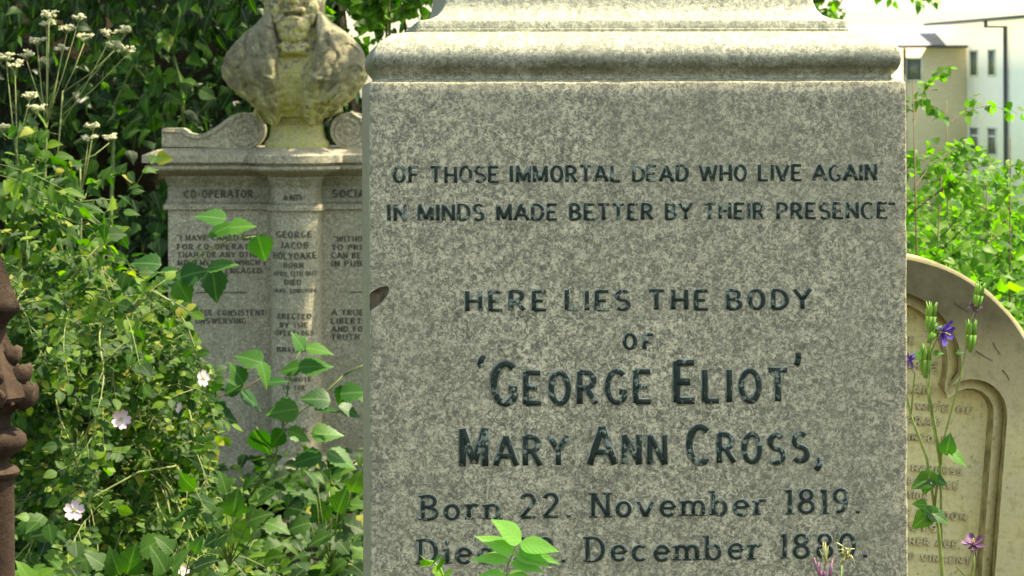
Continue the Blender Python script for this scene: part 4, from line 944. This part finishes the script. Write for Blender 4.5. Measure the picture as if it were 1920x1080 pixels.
# wing receding towards us: direction of its face from the corner
fa = math.atan2(-1, math.tan(R(10)))     # towards camera and slightly right
fd = Vector((math.sin(R(10)), -math.cos(R(10)), 0)); fn_ = Vector((-math.cos(R(10)), -math.sin(R(10)), 0)); L8 = 14.
wing = empty('wing_frame', (0, 0, 0)); 
def wq(u, n, z): q = fd*u + fn_*n; return (q.x, q.y, z)
def wbox(mb, u0, u1, n0, n1, z0, z1): mb.add([wq(u0,n0,z0),wq(u1,n0,z0),wq(u1,n1,z0),wq(u0,n1,z0),wq(u0,n0,z1),wq(u1,n0,z1),wq(u1,n1,z1),wq(u0,n1,z1)], [(0,1,2,3),(7,6,5,4),(4,5,1,0),(5,6,2,1),(6,7,3,2),(7,4,0,3)])
bpy.data.objects.remove(wing)
m = MB(); wbox(m, -6, L8, -9, 0, 0, bh(47)); m.build('rendered_wall', M['render'], bl)
m = MB(); wbox(m, -2.2, L8, -9, .88, bh(47), bh(44.5)); m.build('soffit', M['pvc'], bl)
m = MB(); wbox(m, -2.3, L8, .86, 1.02, bh(48), bh(43.5)); 
for z0, z1, u0 in ((0, bh(60), 4.6),): wbox(m, 4.55, 4.68, .06, .18, 0, bh(60)); wbox(m, 4.55, 4.68, .06, .95, bh(60), bh(57)); wbox(m, 4.55, 4.68, .85, .95, bh(58), bh(46))
m.build('gutter', M['dkm'], bl)
m = MB(); wbox(m, -2.3, L8, -9, .8, bh(44.5), bh(44.5)+.05); m.build('roof', M['slate'], bl)
def window(u0, u1, z0, z1, mull):
    f = MB(); t = .07
    wbox(f, u0, u1, .0, .06, z1-t, z1); wbox(f, u0, u1, .0, .06, z0, z0+t); wbox(f, u0, u0+t, .0, .06, z0+t, z1-t); wbox(f, u1-t, u1, .0, .06, z0+t, z1-t)
    if mull: zz = z1 - (z1-z0)*.36; wbox(f, u0+t, u1-t, .0, .06, zz, zz+t)
    o = f.build('window', M['pvc'], bl); p = MB(); wbox(p, u0+t, u1-t, .003, .015, z0+t, z1-t); p.build('pane', M['glass'], o)
def ux(px):   # solve u so that the facade point projects to px
    k = (px-960)/FPX; return (k*YB - cn.x) / (fd.x - k*fd.y)
for a, b in ((1820,1835),(1854,1868)): window(ux(a), ux(b), bh(147), bh(97), False); window(ux(a)-.1, ux(b)+.1, bh(292), bh(239), True)
fo = MB(); x0, x1 = (1697-1813)/SB, (1730-1813)/SB
for (a, b, c, d) in ((x0, x1, bh(113), bh(110)), (x0, x1, bh(155), bh(152)), (x0, x0+.07, bh(152), bh(113)), (x1-.07, x1, bh(152), bh(113))): fo.box(a, b, -.04, .019, c, d)
o = fo.build('window', M['pvc'], bl); p = MB(); p.box(x0+.07, x1-.07, -.01, .0195, bh(152), bh(113)); p.build('pane', M['glass'], o)

# ------------------------------------------------------------------ columbine in front of the headstone
random.seed(101); YC = 4.4
cb = empty('columbine', at(1768, 1500, YC)); tag(cb, 'tall columbine with green seed pods and a violet flower in front of the headstone', 'flower'); bpy.context.view_layer.update()
mb = MB()
for pl, r0, r1 in (([(1768,1500),(1767,1080),(1760,990),(1752,950)], .004,.0034), ([(1752,950),(1738,860),(1708,780),(1690,700)], .0026,.0018), ([(1752,950),(1762,870),(1740,740),(1738,700)], .0022,.0016), ([(1765,1060),(1764,870),(1768,760),(1790,820)][:2]+[(1768,830),(1800,710),(1812,650)], .0024,.0016), ([(1765,870),(1752,790),(1742,735),(1745,640)], .002,.0015), ([(1708,780),(1715,700),(1708,690)], .0015,.0012), ([(1745,660),(1755,640),(1762,625)], .0013,.0011), ([(1812,650),(1820,600),(1828,580)], .0014,.0012)):
    mb.tube([at(x, y, YC) for x, y in pl], r0, r1, 6)
wtube(mb, 'stem', M['stem'], cb)
def pod(root, x, y, ang, L_, Y=YC, n=5):
    mb = MB(); c = at(x, y, Y); d = Vector((math.cos(R(ang)), 0, math.sin(R(ang)))); s_ = d.cross(Vector((0, 1, 0))).normalized(); h = L_/FPX*Y; k_ = Vector((0, -1, 0))
    for k in range(n):
        a = 2*math.pi*k/n; o = (s_*math.cos(a) + k_*math.sin(a)); pts = [c - d*h*.5, c - d*h*.2 + o*h*.13, c + d*h*.15 + o*h*.15, c + d*h*.5 + o*h*.16, c + d*h*.72 + o*h*.24]; 
        mb.tube(pts[:3], h*.05, h*.085, 6); mb.tube(pts[2:], h*.085, h*.012, 6)
    wtube(mb, 'seed_pod', M['pod'], root)
pod(cb, 1745, 600, 85, 48); pod(cb, 1748, 628, 60, 34); pod(cb, 1735, 682, 88, 52); pod(cb, 1820, 635, 88, 50); pod(cb, 1834, 560, 80, 44)
def colflower(root, x, y, ang, sz, mat, Y=YC):
    mb = MB(); c = at(x, y, Y); h = sz/FPX*Y
    nn = Vector((math.cos(R(ang)), -.6, math.sin(R(ang))))
    petals(mb, c, 5, h*.62, .3, random.random(), .26, nn); petals(mb, c + nn.normalized()*h*.1, 5, h*.4, .7, random.random(), .3, nn)
    for k in range(5):
        a = R(72*k); e_ = c - nn.normalized()*h*.55 + Vector((math.cos(a), 0, math.sin(a)))*h*.25; mb.tube([c + Vector((math.cos(a), 0, math.sin(a)))*h*.12, (c+e_)/2, e_], h*.05, h*.015, 5)
    f = wtube(mb, 'flower', mat, root); mb = MB(); mb.tube([c, c + nn.normalized()*h*.4], h*.05, h*.03, 6); mb.build('stamens', M['stamen'], f)
colflower(cb, 1766, 622, -20, 46, M['violet']); colflower(cb, 1706, 672, 200, 34, M['violet']); colflower(cb, 1828, 578, 90, 24, M['mauve'])
L = Leaves()
for (x, y, a, s_) in ((1778,833,80,44),(1797,858,-35,46),(1730,903,200,52),(1760,900,-20,40),(1738,905,-110,50),(1728,975,215,50),(1760,968,-25,46),(1742,960,140,44),(1725,945,170,30),(1760,662,10,20),(1800,660,10,16),(1722,665,120,20)):
    d = Vector((math.cos(R(a)), -.2, math.sin(R(a)))); q = at(x, y, YC-.02); h = s_/FPX*YC; L.add('ovate', q - d*h*.5, d, (Vector((0, -.8, .6)) + rv(.15)).normalized(), h, 1.1, 1)
L.build('foliage', M['bramble'], cb)
c2 = empty('columbine', at(1822, 1400, 4.3)); tag(c2, 'small columbine with one drooping mauve flower at the bottom right', 'flower', 'columbines'); cb['group'] = 'columbines'; bpy.context.view_layer.update()
mb = MB(); mb.tube([at(1815, 1400, 4.3), at(1818, 1100, 4.3), at(1825, 1060, 4.3), at(1826, 1030, 4.3)], .0026, .0014, 6); mb.tube([at(1818, 1090, 4.3), at(1800, 1070, 4.3), at(1792, 1062, 4.3)], .0014, .001, 5); wtube(mb, 'stem', M['stem'], c2)
colflower(c2, 1826, 1022, 100, 40, M['mauve'], 4.3)
c3 = empty('columbine', at(1560, 1300, 3.45)); tag(c3, 'faded columbine heads, pink and yellow, in front of the date 1880', 'flower', 'columbines'); bpy.context.view_layer.update()
mb = MB()
for pl in ([(1562,1300),(1556,1110),(1552,1085)], [(1562,1200),(1575,1110),(1578,1060)]): mb.tube([at(x, y, 3.45) for x, y in pl], .002, .0013, 6)
wtube(mb, 'stem', M['stem'], c3)
M['fade'] = m_plain('faded_petal', (.55,.52,.20), .7, .3, 150); M['rosy'] = m_plain('rosy_petal', (.42,.16,.27), .6, .3, 100)
mb = MB()
for (x0, y0, x1, y1) in ((1527,1046,1540,1085),(1546,1060,1548,1090),(1562,1045,1556,1090),(1535,1055,1546,1095)): mb.tube([at(x0, y0, 3.44), at((x0+x1)/2-2, (y0+y1)/2, 3.43), at(x1, y1, 3.45)], .0008, .0030, 6)
wtube(mb, 'petals', M['rosy'], c3)
mb = MB()
for k in range(16): x, y = 1545+random.gauss(0, 4), 1030+random.gauss(0, 8); mb.tube([at(1549, 1058, 3.44), at(x, y, 3.43)], .0012, .0006, 5)
for k in range(22): x, y = 1582+random.gauss(0, 10), 1036+random.gauss(0, 13); mb.tube([at(1580, 1050, 3.44), at((x+1584)/2+3, (y+1030)/2, 3.43), at(x, y, 3.43)], .0013, .0006, 5)
wtube(mb, 'stamens', M['fade'], c3)

# ------------------------------------------------------------------ ash shoot in front of the inscription
random.seed(111); YF = 3.1; F1 = FPX/YF
sp_ = empty('ash_seedling', at(955, 1500, YF)); tag(sp_, 'pale green shoot with paired leaflets in front of the last inscription line', 'seedling'); bpy.context.view_layer.update()
mb = MB(); mb.tube([at(955, 1500, YF), at(948, 1150, YF), at(952, 1060, YF), at(970, 1020, YF)], .0022, .0010, 7); wtube(mb, 'stem', M['paper'], sp_)
L = Leaves()
def leafpp(L, a, b, wide, Y, kind='ovate', nrm=Vector((.05, -.8, .6)), curl=.6):
    A_ = at(*a, Y); B_ = at(*b, Y - .02); d = B_-A_; L.add(kind, A_, d, (nrm + rv(.08)).normalized(), d.length, wide, curl)
for a, b, wd_ in (((978,1016),(926,972),1.15), ((966,1036),(894,1002),.8), ((974,1018),(1048,1030),.95), ((970,1028),(1051,1054),.6), ((955,1048),(883,1046),.72), ((964,1040),(1034,1060),.62), ((957,1054),(1022,1070),.66), ((949,1078),(893,1079),.8), ((955,1074),(1000,1086),.8), ((948,1110),(885,1125),.8), ((948,1110),(1010,1125),.8)): leafpp(L, a, b, wd_*.72, YF)
L.build('foliage', M['front'], sp_)
sp2 = empty('fern_tip', at(850, 1400, 3.15)); tag(sp2, 'curled yellow green shoot tip below the word Died', 'seedling'); bpy.context.view_layer.update()
mb = MB(); mb.tube([at(850, 1400, 3.15), at(838, 1100, 3.15), at(826, 1066, 3.15), at(810, 1052, 3.15), at(796, 1052, 3.15)], .002, .0012, 6); wtube(mb, 'stem', M['pod'], sp2)
L = Leaves()
for a, b in (((830,1080),(846,1072)), ((828,1076),(812,1070)), ((820,1062),(832,1052)), ((812,1054),(822,1044)), ((804,1052),(792,1060)), ((800,1050),(795,1044)), ((834,1090),(816,1088))): leafpp(L, a, b, 1.2, 3.15)
L.build('foliage', M['lime'], sp2)

scene.cycles.max_bounces = 6; scene.cycles.transparent_max_bounces = 4
